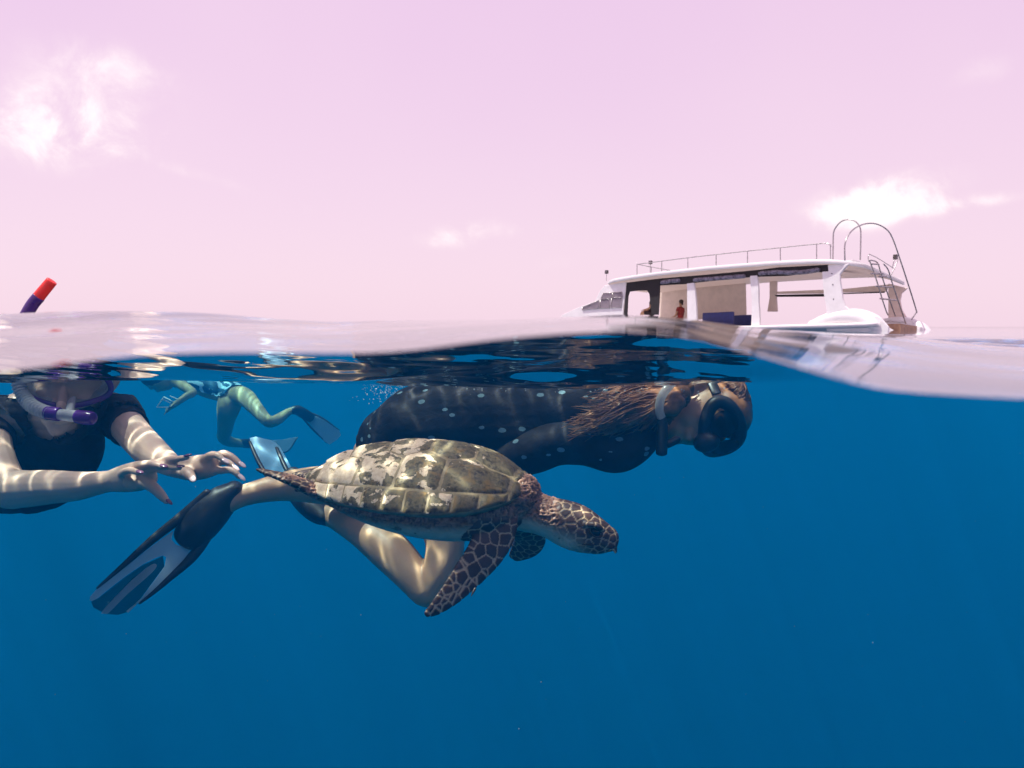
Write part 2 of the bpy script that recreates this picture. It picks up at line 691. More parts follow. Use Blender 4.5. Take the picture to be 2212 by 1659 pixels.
TR, TF = Q(664, 1034, 1.46), Q(1140, 1056, 1.375)
tx = unit(TF - TR)
roll = math.radians(6)
th = unit(np.cross([0, 0, 1.0], tx))            # the turtle's left, away from the camera
tzv = np.cross(tx, th)
ty = th * math.cos(roll) + tzv * math.sin(roll)
tz = np.cross(tx, ty)
TL = np.linalg.norm(TF - TR)
WA = np.array([(0, .006), (.03, .026), (.08, .052), (.15, .082), (.3, .118), (.45, .139), (.6, .149), (.72, .147), (.83, .130), (.9, .106), (.95, .078), (.985, .05), (1, .03)])
HA = np.array([(0, .004), (.05, .018), (.12, .034), (.25, .055), (.4, .068), (.55, .073), (.7, .069), (.82, .055), (.9, .04), (.96, .024), (1, .010)])


def lerp_s(tab, a):
    xs_ = np.linspace(0, 1, 201)
    ys_ = np.interp(xs_, tab[:, 0], tab[:, 1])
    for _ in range(8):
        ys_[1:-1] = 0.25 * ys_[:-2] + 0.5 * ys_[1:-1] + 0.25 * ys_[2:]
    return np.interp(a, xs_, ys_)


def shell_pt(a, b, off=0.0):
    a = np.asarray(a, float)
    b = np.asarray(b, float)

    def base(a, b):
        saw = 1 + 0.05 * np.clip(0.5 - a, 0, .5) * 2 * (np.abs(((a * 12.5) % 1.0) - 0.5) - .25) * np.clip((np.abs(b) - .8) * 5, 0, 1)
        w = lerp_s(WA, a) * saw
        h = lerp_s(HA, a)
        z = h * (1 - np.abs(b) ** 2.1) + 0.005 * np.exp(-(b / 0.09) ** 2) * np.clip(a * 5, 0, 1) * np.clip((1 - a) * 6, 0, 1)
        z = z - 0.006 * np.clip((np.abs(b) - .8) * 5, 0, 1) * (1 - a)
        x = a * TL
        return TR + x[..., None] * tx + (b * w)[..., None] * ty + z[..., None] * tz
    e = 1e-3
    a0 = np.clip(a, e, 1 - e)
    b0 = np.clip(b, -1 + e, 1 - e)
    da = base(a0 + e, b0) - base(a0 - e, b0)
    db = base(a0, b0 + e) - base(a0, b0 - e)
    N = np.cross(da, db)
    N /= np.linalg.norm(N, axis=-1)[..., None] + 1e-12
    return base(a, b) + N * np.asarray(off)[..., None]


turtle = thing('sea_turtle', 'brown hawksbill turtle with pale blotched shell swimming under the surface', 'turtle', TR + tx * TL * 0.5)


# --- materials
def scute_mat(t, m):
    co = t.n('ShaderNodeTexCoord').outputs['Object']
    along = t.n('ShaderNodeAttribute', attribute_name='along').outputs['Fac']
    rnd = t.n('ShaderNodeAttribute', attribute_name='rnd').outputs['Fac']
    n1 = t.noise(co, 26, 5, 0.55, 0.6)
    n2 = t.noise(co, 150, 6, 0.65, 0.4)
    n3 = t.noise(co, 60, 4, 0.6)
    dark = t.mix(t.ramp(n2, 0.35, 0.65), (0.034, 0.023, 0.013), (0.20, 0.15, 0.085))
    olive = t.mix(t.ramp(n3, 0.35, 0.7), dark, (0.165, 0.12, 0.06))
    amber = t.mix(t.ramp(t.noise(co, 34, 4, 0.6, 1.0), 0.52, 0.70, 0, 0.6), olive, (0.32, 0.17, 0.045))
    # worn, bleached crusts: many towards the tail, few towards the head
    thr = t.math('ADD', t.ramp(along, 0.30, 1.0, 0.445, 0.66, 'LINEAR'), t.math('MULTIPLY', t.math('SUBTRACT', rnd, 0.5), 0.05))
    mixn = t.math('ADD', t.math('MULTIPLY', n1, 0.8), t.math('MULTIPLY', n3, 0.2))
    d = t.math('SUBTRACT', mixn, thr)
    crust = t.ramp(d, -0.004, 0.014)
    cracks = t.ramp(t.n('ShaderNodeTexVoronoi', {'Vector': co, 'Scale': 95.0}, feature='DISTANCE_TO_EDGE').outputs['Distance'], 0.01, 0.07, 0.55, 1)
    pale = t.mix(t.ramp(n2, 0.3, 0.75), (0.60, 0.41, 0.27), (0.80, 0.62, 0.46))
    crust = t.math('MULTIPLY', crust, t.ramp(t.math('ADD', t.math('MULTIPLY', d, 8.0), cracks), 0.7, 1.0))
    c = t.mix(crust, amber, pale)
    hgt = t.math('ADD', t.math('MULTIPLY', crust, 0.6), t.math('MULTIPLY', n2, 0.5))
    bp = t.n('ShaderNodeBump', {'Strength': 0.6, 'Distance': 0.0022, 'Height': hgt})
    p = t.n('ShaderNodeBsdfPrincipled', {'Base Color': c, 'Roughness': t.ramp(crust, 0, 1, 0.7, 0.85), 'Specular IOR Level': 0.3, 'Normal': bp.outputs[0]})
    t.n('ShaderNodeOutputMaterial', {'Surface': p.outputs[0]})


def turtle_skin(t, m):
    co = t.n('ShaderNodeTexCoord').outputs['Object']
    scale = t.n('ShaderNodeAttribute', attribute_name='scale').outputs['Fac']       # 0 seam, 1 plate
    cid = t.n('ShaderNodeAttribute', attribute_name='cell').outputs['Fac']
    belly = t.n('ShaderNodeAttribute', attribute_name='belly').outputs['Fac']
    plated = t.n('ShaderNodeAttribute', attribute_name='plated').outputs['Fac']
    wr = t.n('ShaderNodeAttribute', attribute_name='wrinkle').outputs['Fac']
    n2 = t.noise(co, 220, 5, 0.6)
    n1 = t.noise(co, 40, 4, 0.6)
    plate = t.mix(cid, (0.034, 0.014, 0.010), (0.088, 0.038, 0.026))
    plate = t.mix(t.ramp(n2, 0.45, 0.8, 0, 0.5), plate, (0.10, 0.052, 0.036))
    seam = t.mix(n1, (0.50, 0.30, 0.17), (0.62, 0.45, 0.28))
    pl = t.mix(scale, seam, plate)
    neck = t.mix(wr, (0.085, 0.032, 0.020), (0.47, 0.235, 0.150))
    neck = t.mix(t.ramp(n2, 0.4, 0.7, 0, 0.4), neck, (0.22, 0.12, 0.08))
    c = t.mix(plated, neck, pl)
    under = t.mix(t.ramp(n1, 0.35, 0.7), (0.46, 0.42, 0.30), (0.58, 0.54, 0.40))
    spots = t.ramp(t.noise(co, 55, 3, 0.5), 0.60, 0.66)
    under = t.mix(t.math('MULTIPLY', spots, 0.75), under, (0.07, 0.055, 0.035))
    c = t.mix(belly, c, under)
    bp = t.n('ShaderNodeBump', {'Strength': 0.45, 'Distance': 0.0012, 'Height': n2})
    p = t.n('ShaderNodeBsdfPrincipled', {'Base Color': c, 'Roughness': 0.5, 'Normal': bp.outputs[0]})
    t.n('ShaderNodeOutputMaterial', {'Surface': p.outputs[0]})


M_SCUTE = mat('turtle_scute', scute_mat)
M_TSKIN = mat('turtle_skin', turtle_skin)
M_SEAM = plain('shell_seam', (0.27, 0.19, 0.10), 0.7, var=0.35, scale=60)
M_EYE = plain('wet_black', (0.008, 0.007, 0.007), 0.08)
M_HORN = plain('horn', (0.42, 0.30, 0.16), 0.4, var=0.3)

# --- carapace: the bony shield that carries the scutes
na, nbb = 70, 60
A, B = np.meshgrid(np.linspace(0, 1, na), np.linspace(-1, 1, nbb), indexing='ij')
top = shell_pt(A, B, np.zeros_like(A))
bot = shell_pt(A, B * 0.985, -0.010 - 0.014 * (1 - np.abs(B) ** 2))
bot = bot - tz * 0.004
Vc = np.vstack([top.reshape(-1, 3), bot.reshape(-1, 3)])
Fcs = []
o2 = na * nbb
for i in range(na - 1):
    for j in range(nbb - 1):
        q = i * nbb + j
        Fcs.append((q, q + nbb, q + nbb + 1, q + 1))
        Fcs.append((o2 + q, o2 + q + 1, o2 + q + nbb + 1, o2 + q + nbb))
for i in range(na - 1):
    for j in (0, nbb - 1):
        q = i * nbb + j
        Fcs.append((q, o2 + q, o2 + q + nbb, q + nbb) if j == 0 else (q, q + nbb, o2 + q + nbb, o2 + q))
for j in range(nbb - 1):
    for i in (0, na - 1):
        q = i * nbb + j
        Fcs.append((q, q + 1, o2 + q + 1, o2 + q) if i == 0 else (q, o2 + q, o2 + q + 1, q + 1))
carapace = mesh('carapace', Vc, Fcs, M_SEAM, turtle)


def poly_at(P, t):
    P = np.asarray(P, float)
    L = np.r_[0, np.cumsum(np.linalg.norm(np.diff(P, axis=0), axis=1))]
    return np.stack([np.interp(t * L[-1], L, P[:, k]) for k in range(2)], -1)


def scute(front, back, left, right, n=12):
    """plate between four seams given as (a, b) polylines; front/back run left to right, left/right run front to back"""
    s = np.linspace(0, 1, n)
    S_, T_ = np.meshgrid(s, s, indexing='ij')       # S left->right, T front->back
    f, bk, l, r = poly_at(front, s), poly_at(back, s), poly_at(left, s), poly_at(right, s)
    P = ((1 - T_)[..., None] * f[:, None] + T_[..., None] * bk[:, None] + (1 - S_)[..., None] * l[None] + S_[..., None] * r[None]
         - ((1 - S_) * (1 - T_))[..., None] * f[0] - (S_ * (1 - T_))[..., None] * f[-1] - ((1 - S_) * T_)[..., None] * bk[0] - (S_ * T_)[..., None] * bk[-1])
    e = np.minimum(np.minimum(S_, 1 - S_), np.minimum(T_, 1 - T_))
    # keep clear of the seams
    cen = P.mean((0, 1))
    P = cen + (P - cen) * 0.98
    off = np.where(e < 1e-6, -0.0012, 0.0016 + 0.0022 * np.clip(e * 3, 0, 1) + 0.0022 * T_)
    jit = rng.normal(0, 0.00025, off.shape)
    V = shell_pt(np.clip(P[..., 0], 0, 1), np.clip(P[..., 1], -1, 1), off + jit)
    Fq = [(i * n + j, i * n + j + 1, (i + 1) * n + j + 1, (i + 1) * n + j) for i in range(n - 1) for j in range(n - 1)]
    o = mesh('scute', V.reshape(-1, 3), Fq, M_SCUTE, carapace)
    attr(o.data, 'along', P[..., 0].ravel())
    attr(o.data, 'rnd', np.full(n * n, rng.rand()))
    return o


vs_ = [0.955, 0.79, 0.60, 0.41, 0.23, 0.09]          # seams across the back, head to tail
cs_ = [0.955, 0.70, 0.505, 0.315, 0.09]              # seams of the side plates
BN, BW, BO = 0.20, 0.37, 0.80
mids = [None] + cs_[1:-1] + [None]
for i in range(5):
    a1, a0 = vs_[i], vs_[i + 1]
    mid = cs_[i] if 0 < i < 4 else (a1 + a0) / 2
    wl = BN if i > 0 else BN * 1.5
    wb = BN if i < 4 else BN * 1.4
    mw = BW if 0 < i < 4 else BW * 0.85
    if i == 0:
        mid = cs_[0] * 0.35 + cs_[1] * 0.65 + .07
    scute([(a1, wl), (a1, -wl)], [(a0, wb), (a0, -wb)], [(a1, wl), (mid, mw), (a0, wb)], [(a1, -wl), (mid, -mw), (a0, -wb)])
for sg in (1, -1):
    inner = []
    for i in range(4):
        a1, a0 = cs_[i], cs_[i + 1]
        s1 = BN * 1.5 if i == 0 else BW
        s0 = BN * 1.4 if i == 3 else BW
        seam = vs_[i + 1]
        ins = [(a1, s1 * sg)] + ([(cs_[0] * 0.35 + cs_[1] * 0.65 + .07, BW * .85 * sg)] if i == 0 else []) + [(seam, BN * sg)] + ([((vs_[4] + vs_[5]) / 2, BW * .85 * sg)] if i == 3 else []) + [(a0, s0 * sg)]
        ou = [(a1, BO * sg), (a0, BO * sg)]
        scute([(a1, BO * sg), (a1, s1 * sg)], [(a0, BO * sg), (a0, s0 * sg)], ou, ins, 14) if sg > 0 else \
            scute([(a1, s1 * sg), (a1, BO * sg)], [(a0, s0 * sg), (a0, BO * sg)], ins, ou, 14)
    for k in range(9):
        a1 = 0.955 - (0.955 - 0.09) * k / 9
        a0 = 0.955 - (0.955 - 0.09) * (k + 1) / 9
        if sg > 0:
            scute([(a1, 1), (a1, BO)], [(a0, 1), (a0, BO)], [(a1, 1), (a0, 1)], [(a1, BO), (a0, BO)], 9)
        else:
            scute([(a1, -BO), (a1, -1)], [(a0, -BO), (a0, -1)], [(a1, -BO), (a0, -BO)], [(a1, -1), (a0, -1)], 9)
for b1, b0 in ((1, .35), (.35, -.35), (-.35, -1)):
    scute([(1, b1), (1, b0)], [(.955, b1), (.955, b0)], [(1, b1), (.955, b1)], [(1, b0), (.955, b0)], 9)
for b1, b0 in ((1, 0), (0, -1)):
    scute([(.09, b1), (.09, b0)], [(0, b1), (0, b0)], [(.09, b1), (0, b1)], [(.09, b0), (0, b0)], 9)


# --- soft body: trunk, neck, head and four flippers as one skin
def L3(a, y, z):
    return TR + tx * TL * a + ty * y + tz * z


trunk = tube([L3(a, 0, z) for a, z in ((.06, -.010), (.2, -.018), (.4, -.026), (.6, -.032), (.78, -.032), (.9, -.022), (.97, -.010))],
             [(.030, .014), (.075, .026), (.108, .042), (.118, .052), (.112, .052), (.086, .046), (.052, .034)], ty, 28, 6)
neck = T([(1060, 1085, 1.40, 46, 70), (1110, 1094, 1.392, 50, 58), (1140, 1103, 1.385, 46, 50), (1172, 1113, 1.38, 43, 46), (1205, 1123, 1.375, 45, 45)], n=24)
head = T([(1190, 1119, 1.38, 43, 45), (1212, 1127, 1.375, 48, 46), (1240, 1138, 1.37, 50, 44), (1266, 1149, 1.365, 46, 40), (1290, 1158, 1.36, 38, 33), (1308, 1164, 1.357, 31, 25), (1319, 1167, 1.355, 25, 17)], n=28)
crown = T([(1215, 1108, 1.375, 22, 30), (1250, 1117, 1.368, 22, 30), (1285, 1136, 1.36, 21, 26), (1310, 1152, 1.357, 16, 17)], n=20)
jaw = T([(1235, 1166, 1.37, 16, 30), (1265, 1178, 1.365, 15, 26), (1293, 1184, 1.36, 12, 19), (1312, 1184, 1.357, 8, 11)], n=18)
beak = T([(1318, 1152, 1.355, 14, 13), (1324, 1170, 1.354, 9, 9), (1328, 1186, 1.354, 5, 5), (1330, 1194, 1.354, 2.4, 2.4)], n=14)
brow = T([(1268, 1132, 1.335, 6, 9), (1285, 1134, 1.327, 7, 9), (1302, 1144, 1.329, 6, 8)], n=10)
sflat = unit(FW + 0.35 * UP + 0.1 * RT)
fl_near = T([(1078, 1083, 1.36, 40, 26), (1072, 1112, 1.345, 47, 21), (1068, 1150, 1.325, 46, 15), (1047, 1194, 1.30, 42, 11), (1011, 1240, 1.275, 36, 8.5), (972, 1284, 1.25, 27, 6.5), (940, 1314, 1.235, 17, 5), (921, 1326, 1.228, 9, 4)], sflat, 30, 8)
shoulder = T([(1030, 1100, 1.37, 30, 24), (1060, 1105, 1.35, 40, 26), (1090, 1118, 1.34, 30, 20)], n=18)
fl_far = T([(1110, 1120, 1.48, 34, 14), (1140, 1150, 1.52, 36, 11), (1143, 1172, 1.55, 33, 9), (1128, 1190, 1.575, 26, 7), (1110, 1204, 1.60, 13, 5)], sflat, 24, 8)
rear_near = T([(720, 1072, 1.42, 17, 30), (686, 1062, 1.40, 15, 32), (648, 1045, 1.385, 12, 30), (606, 1029, 1.38, 8, 24), (572, 1019, 1.38, 5, 14), (556, 1014, 1.38, 3, 5)], n=22, sub=8)
rear_far = tube([L3(.12, .03, -.012), L3(.02, .075, -.016), L3(-.12, .105, -.022), L3(-.22, .11, -.03)], [(.022, .012), (.028, .009), (.026, .006), (.012, .004)], ty, 18, 6)
tail = tube([L3(.06, 0, -.010), L3(-.01, -.004, -.016), L3(-.05, -.005, -.02)], [(.016, .012), (.01, .008), (.004, .004)], ty, 12, 5)
me = fuse([trunk, neck, head, crown, jaw, beak, brow, fl_near, shoulder, fl_far, rear_near, rear_far, tail], 0.0021, 5)
V = getco(me)
N = getno(me)
U_, W_, D_ = project(V)


def near_line(rows, V):
    """distance to a picture polyline in px at its own depth"""
    P = np.array([Q(r[0], r[1], r[2]) for r in rows])
    best = np.full(len(V), 1e9)
    for i in range(len(P) - 1):
        d = P[i + 1] - P[i]
        t = np.clip(((V - P[i]) @ d) / (d @ d), 0, 1)
        best = np.minimum(best, np.linalg.norm(V - P[i] - t[:, None] * d, axis=1))
    return best


def sstep(x, a, b):
    t = np.clip((x - a) / (b - a), 0, 1)
    return t * t * (3 - 2 * t)


lx = (V - TR) @ tx / TL
ly = (V - TR) @ ty
lz = (V - TR) @ tz
plated = sstep(U_, 1196, 1212) * (D_ < 1.45)
fn = sstep(W_, 1112, 1128) * (D_ < 1.37) * (U_ < 1130) * (near_line([(1072, 1112, 1.345), (1068, 1150, 1.325), (1047, 1194, 1.30), (972, 1284, 1.25), (915, 1332, 1.225)], V) < 0.045)
ff = (D_ > 1.475) * (U_ > 1080) * (W_ > 1140)
rn = (lx < 0.10) * (np.abs(ly) > 0.0) * ((lx < -0.0) | (W_ > 1036) & (D_ < 1.425))
plated = np.clip(plated + fn + ff + rn, 0, 1)
belly = sstep(-lz, 0.024, 0.050) * sstep(lx, 0.0, 0.08) * (1 - sstep(lx, 1.16, 1.3)) * (1 - np.clip(fn + ff, 0, 1)) * sstep(-N @ tz, -0.25, 0.35)
chin = sstep(-(N @ tz), 0.55, 0.9) * sstep(U_, 1150, 1180) * (D_ < 1.45) * 0.5
belly = np.clip(np.maximum(belly, chin), 0, 1) * (1 - 0.8 * np.clip(fn + ff, 0, 1))
# plates: spread seeds over the plated skin, larger ones on the flipper's middle and the cheek
idx = np.where(plated > 0.5)[0]
rng.shuffle(idx)
seeds, sp = [], []
for i in idx:
    p = V[i]
    r = 0.0150 if U_[i] > 1190 else 0.0165
    if U_[i] > 1190 and (W_[i] > 1165 or U_[i] > 1290):
        r = 0.0125
    if D_[i] < 1.40 and U_[i] < 1130 and W_[i] > 1100:
        r = 0.0185 - 0.003 * sstep(W_[i], 1230, 1330)
        if N[i] @ RT < -0.35:
            r *= 0.75
    if U_[i] < 720:
        r = 0.013
    if seeds:
        S = np.array(seeds)
        if (np.linalg.norm(S - p, axis=1) < r * 0.86).any():
            continue
    seeds.append(p)
S = np.array(seeds)
f1 = np.full(len(V), 9.0); f2 = f1.copy(); cid = np.zeros(len(V))
for k, s in enumerate(S):
    d = np.linalg.norm((V - s), axis=1)
    n1 = d < f1
    f2 = np.where(n1, f1, np.minimum(f2, d))
    cid = np.where(n1, k, cid)
    f1 = np.where(n1, d, f1)
cellv = rng.rand(len(S))[cid.astype(int)]
edge = f2 - f1
sc = sstep(edge, 0.0010, 0.0023)
wr = np.array([mnoise.noise(Vector((p[0] * 150 + 3 * mnoise.noise(Vector(p * 90)), p[1] * 150, p[2] * 260))) for p in V]) * 0.5 + 0.5
wr2 = np.array([1 - abs(mnoise.noise(Vector((p[0] * 210, p[1] * 210, p[2] * 210)))) for p in V])
wrk = sstep(wr * 0.6 + wr2 * 0.4, 0.40, 0.86)
soft = (1 - plated) * (1 - belly)
V = V + N * ((sc * 0.0013 - 0.0006) * plated + (wrk - 0.5) * 0.0042 * soft)[:, None]
setco(me, V)
for nm, val in (('scale', sc), ('cell', cellv), ('belly', belly), ('plated', plated), ('wrinkle', wrk)):
    attr(me, nm, val)
tbody = link('body', me, M_TSKIN, turtle)
# eye with its lids
ec = Q(1287, 1149, 1.330)
mesh('eye', *ball(ec, (px(11, 1.33), px(6, 1.33), px(9.5, 1.33)), np.array([unit(RT - .35 * UP), FW, unit(UP + .35 * RT)]), 20, 12), M_EYE, turtle)
ring = [Q(1287 + 13.5 * math.cos(t_) + 3 * math.sin(t_), 1149 + 11 * math.sin(t_) + 3 * math.cos(t_), 1.329) for t_ in np.linspace(0, 2 * math.pi, 22)]
mesh('eyelid', *tube(ring, [px(2.6, 1.33)] * 22, FW, 8, 2, cap=False), plain('eyelid_skin', (0.085, 0.045, 0.035), 0.5, var=0.4, scale=200), turtle)
mesh('beak_edge', *T([(1316, 1189, 1.350, 2.4, 5), (1323, 1186, 1.348, 2.6, 5), (1329, 1193, 1.348, 1.8, 3)], n=10), M_HORN, turtle)
mesh('claw', *T([(1026, 1272, 1.262, 3, 3), (1021, 1281, 1.258, 2.2, 2.2), (1018, 1288, 1.256, .8, .8)], n=8), plain('dark_claw', (0.07, 0.04, 0.025), 0.45), turtle)
mesh('mouth_line', *T([(1258, 1176, 1.334, 1.3, 1.5), (1280, 1177, 1.336, 1.5, 2), (1302, 1176, 1.342, 1.4, 2), (1318, 1182, 1.347, 1.1, 1.5)], n=8), M_EYE, turtle)
# ------------------------------------------------------------------ people
def skin_mat(name, base, red=(0.62, 0.30, 0.22)):
    def b(t, m):
        co = t.n('ShaderNodeTexCoord').outputs['Object']
        n1 = t.noise(co, 14, 4, 0.55)
        n2 = t.noise(co, 160, 4, 0.6)
        c = t.mix(t.ramp(n1, 0.3, 0.75, 0, 0.35), base, red)
        c = t.mix(t.ramp(n2, 0.35, 0.75, 0, 0.22), c, tuple(x * 0.72 for x in base))
        bp = t.n('ShaderNodeBump', {'Strength': 0.25, 'Distance': 0.0012, 'Height': n2})
        p = t.n('ShaderNodeBsdfPrincipled', {'Base Color': c, 'Roughness': 0.48, 'Normal': bp.outputs[0],
                                             'Subsurface Weight': 0.12, 'Subsurface Radius': (0.02, 0.008, 0.004), 'Subsurface Scale': 0.3})
        t.n('ShaderNodeOutputMaterial', {'Surface': p.outputs[0]})
    return mat(name, b)


def cloth_mat(name, base, rough=0.75, weave=900, dots=None, bands=None):
    def b(t, m):
        co = t.n('ShaderNodeTexCoord').outputs['Object']
        n1 = t.noise(co, 22, 4, 0.6)
        c = t.mix(t.ramp(n1, 0.3, 0.7), tuple(x * 0.75 for x in base), tuple(x * 1.25 for x in base))
        if dots:
            v = t.n('ShaderNodeTexVoronoi', {'Vector': t.n('ShaderNodeVectorMath', {0: co, 1: dots['squash']}, operation='MULTIPLY').outputs[0], 'Scale': dots['scale'], 'Randomness': 0.9})
            r = t.math('ADD', v.outputs['Distance'], t.math('MULTIPLY', t.math('SUBTRACT', t.noise(co, 120, 2), 0.5), 0.10))
            rnd = t.n('ShaderNodeSeparateColor', {0: v.outputs['Color']}).outputs[0]
            on = t.math('MULTIPLY', t.math('LESS_THAN', r, dots['r']), t.math('GREATER_THAN', rnd, 0.22))
            c = t.mix(on, c, dots['col'])
        if bands:
            wv = t.n('ShaderNodeTexWave', {'Vector': co, 'Scale': bands['scale'], 'Distortion': 9.0, 'Detail': 3.0, 'Detail Scale': 1.6}, wave_type='BANDS', bands_direction='DIAGONAL').outputs['Fac']
            c = t.mix(t.ramp(wv, 0.45, 0.6), c, bands['col'])
        bp = t.n('ShaderNodeBump', {'Strength': 0.5, 'Distance': 0.006, 'Height': t.math('ADD', t.noise(co, 30, 4, 0.55, 1.2), t.math('MULTIPLY', t.noise(co, weave, 2), 0.08))})
        p = t.n('ShaderNodeBsdfPrincipled', {'Base Color': c, 'Roughness': rough, 'Normal': bp.outputs[0], 'Specular IOR Level': 0.15})
        t.n('ShaderNodeOutputMaterial', {'Surface': p.outputs[0]})
    return mat(name, b)


def clear_mat(name, colr, alpha=0.35, rough=0.12):
    """clear tinted plastic: part see-through, part milky, glossy skin"""
    def b(t, m):
        tr = t.n('ShaderNodeBsdfTransparent', {'Color': (*[min(1, 0.55 + 0.45 * c) for c in colr], 1)})
        p = t.n('ShaderNodeBsdfPrincipled', {'Base Color': (*colr, 1), 'Roughness': rough, 'Specular IOR Level': 0.6})
        tl = t.n('ShaderNodeBsdfTranslucent', {'Color': (*colr, 1)})
        body = t.n('ShaderNodeMixShader', {0: 0.45, 1: p.outputs[0], 2: tl.outputs[0]})
        mx = t.n('ShaderNodeMixShader', {0: alpha, 1: tr.outputs[0], 2: body.outputs[0]})
        t.n('ShaderNodeOutputMaterial', {'Surface': mx.outputs[0]})
    return mat(name, b)


SK1 = skin_mat('pale_skin', (0.60, 0.43, 0.33))
SK2 = skin_mat('tan_skin', (0.52, 0.30, 0.17), (0.52, 0.23, 0.13))
SK3 = skin_mat('olive_skin', (0.44, 0.36, 0.20), (0.42, 0.30, 0.16))
BLACK_T = cloth_mat('black_cotton', (0.020, 0.016, 0.017))
DOTTED = cloth_mat('dotted_black_swimwear', (0.013, 0.010, 0.012), 0.7,
                   dots={'scale': 26.0, 'r': 0.20, 'col': (0.17, 0.27, 0.31), 'squash': (0.8, 1.0, 1.3)})
BLUE_SUIT = cloth_mat('blue_patterned_swimsuit', (0.01, 0.09, 0.18), 0.6, bands={'scale': 5.0, 'col': (0.40, 0.70, 0.85)})
RUBBER = plain('black_rubber', (0.016, 0.016, 0.018), 0.42, var=0.25)
PURPLE = clear_mat('purple_plastic', (0.13, 0.02, 0.30), 0.85, 0.2)
CLEARP = clear_mat('clear_plastic', (0.62, 0.62, 0.66), 0.45, 0.12)
RED = plain('red_plastic', (0.78, 0.025, 0.02), 0.35)
PURP_SOLID = plain('deep_purple_plastic', (0.055, 0.015, 0.16), 0.3)
BLADE = clear_mat('milky_blade_plastic', (0.66, 0.72, 0.75), 0.72, 0.35)
MEMBR = clear_mat('smoky_membrane', (0.02, 0.04, 0.06), 0.16, 0.3)
MGLASS = clear_mat('mask_glass', (0.5, 0.5, 0.5), 0.08, 0.03)
LENS = clear_mat('dark_lens', (0.012, 0.016, 0.018), 0.82, 0.05)
HAIR = plain('auburn_hair', (0.25, 0.10, 0.036), 0.42, var=0.55, scale=25)
HAIR_D = plain('dark_hair', (0.03, 0.018, 0.012), 0.45, var=0.4, scale=25)
NAIL_D = plain('plum_nail_varnish', (0.16, 0.06, 0.13), 0.15)
NAIL_L = plain('pearl_nail_varnish', (0.75, 0.55, 0.55), 0.12)
STEEL_C = clear_mat('silvery_clear_tube', (0.75, 0.72, 0.68), 0.7, 0.08)


def nail(parent, tip, prev, up, m, r=0.0045):
    d = unit(np.asarray(tip) - np.asarray(prev))
    upv = unit(np.asarray(up) - d * (np.asarray(up) @ d))
    s = np.cross(d, upv)
    c = np.asarray(tip) + upv * r * 0.75 + d * 0.003
    mesh('fingernail', *ball(c, (r * 2.0, r * 1.0, r * 0.42), np.array([d, s, upv]), 12, 8), m, parent)


def slab(poly, D, thick, tilt=None):
    """flat plate from a picture outline standing at depth D, real thickness; D may be a function of (u, v)"""
    f = D if callable(D) else (lambda u, v: D)
    P = np.array([Q(u, v, f(u, v)) for u, v in poly])
    nrm = np.zeros(3)
    for i in range(len(P)):
        nrm += np.cross(P[i] - P[0], P[(i + 1) % len(P)] - P[0])
    nrm = unit(nrm)
    n = len(P)
    V = np.vstack([P + nrm * thick / 2, P - nrm * thick / 2])
    bm = bmesh.new()
    vs = [bm.verts.new(p) for p in V]
    bm.faces.new(vs[:n])
    bm.faces.new(list(reversed(vs[n:])))
    for i in range(n):
        j = (i + 1) % n
        bm.faces.new((vs[i], vs[n + i], vs[n + j], vs[j]))
    bm.normal_update()
    bmesh.ops.triangulate(bm, faces=[f_ for f_ in bm.faces if len(f_.verts) > 4])
    bmesh.ops.recalc_face_normals(bm, faces=bm.faces)
    bm.verts.index_update()
    out = np.array([v.co[:] for v in bm.verts]), [tuple(v.index for v in f_.verts) for f_ in bm.faces]
    bm.free()
    return out


def smooth_poly(P, sub=4):
    P = np.asarray(P, float)
    E = np.vstack([P[-1:], P, P[:2]])
    out = []
    for i in range(1, len(P) + 1):
        p0, p1, p2, p3 = E[i - 1], E[i], E[i + 1], E[(i + 2) if i + 2 < len(E) else 2]
        for k in range(sub):
            t = k / sub
            out.append(0.5 * ((2 * p1) + (-p0 + p2) * t + (2 * p0 - 5 * p1 + 4 * p2 - p3) * t * t + (-p0 + 3 * p1 - 3 * p2 + p3) * t ** 3))
    return np.array(out)


# ================================================================== snorkeller reaching towards the turtle
p1 = thing('person', 'snorkeller in a black t-shirt reaching both bare arms and hands out towards the turtle', 'person', Q(60, 1000, 2.0))
near_arm = [(-22, 915, 1.76, 40), (-14, 985, 1.66, 41), (14, 1050, 1.56, 43), (48, 1056, 1.525, 41), (110, 1052, 1.475, 37), (165, 1050, 1.43, 32), (215, 1043, 1.395, 25), (245, 1038, 1.38, 23)]
far_arm = [(252, 893, 1.76, 40), (270, 914, 1.70, 37.5), (296, 945, 1.63, 36.5), (322, 972, 1.56, 36), (346, 990, 1.50, 31), (372, 1006, 1.455, 24), (390, 1011, 1.43, 23)]
parts = [
    T([(-28, 912, 1.78, 36, 36), (50, 893, 1.77, 48, 48), (140, 886, 1.76, 50, 52), (225, 886, 1.77, 42, 46), (256, 897, 1.765, 36, 38)]),
    T([(125, 915, 1.79, 98, 62), (112, 965, 1.86, 100, 66), (80, 1005, 2.02, 92, 68), (40, 1020, 2.3, 80, 66), (-20, 1020, 2.7, 80, 62), (-70, 1015, 2.95, 76, 58)], n=24),
    T([(-90, 1020, 2.95, 48), (-220, 1030, 3.25, 40), (-420, 1035, 3.6, 30), (-600, 1030, 3.9, 22)]),
    T([(-50, 1015, 3.0, 48), (-150, 1005, 3.4, 38), (-320, 1005, 3.8, 28), (-480, 1000, 4.1, 20)]),
    T([(r[0], r[1], r[2], r[3], r[3] * 0.95) for r in near_arm]),
    T([(r[0], r[1], r[2], r[3], r[3] * 0.95) for r in far_arm]),
    T([(140, 900, 1.745, 40, 42), (148, 872, 1.70, 38, 40), (152, 850, 1.68, 40, 42)]),
]
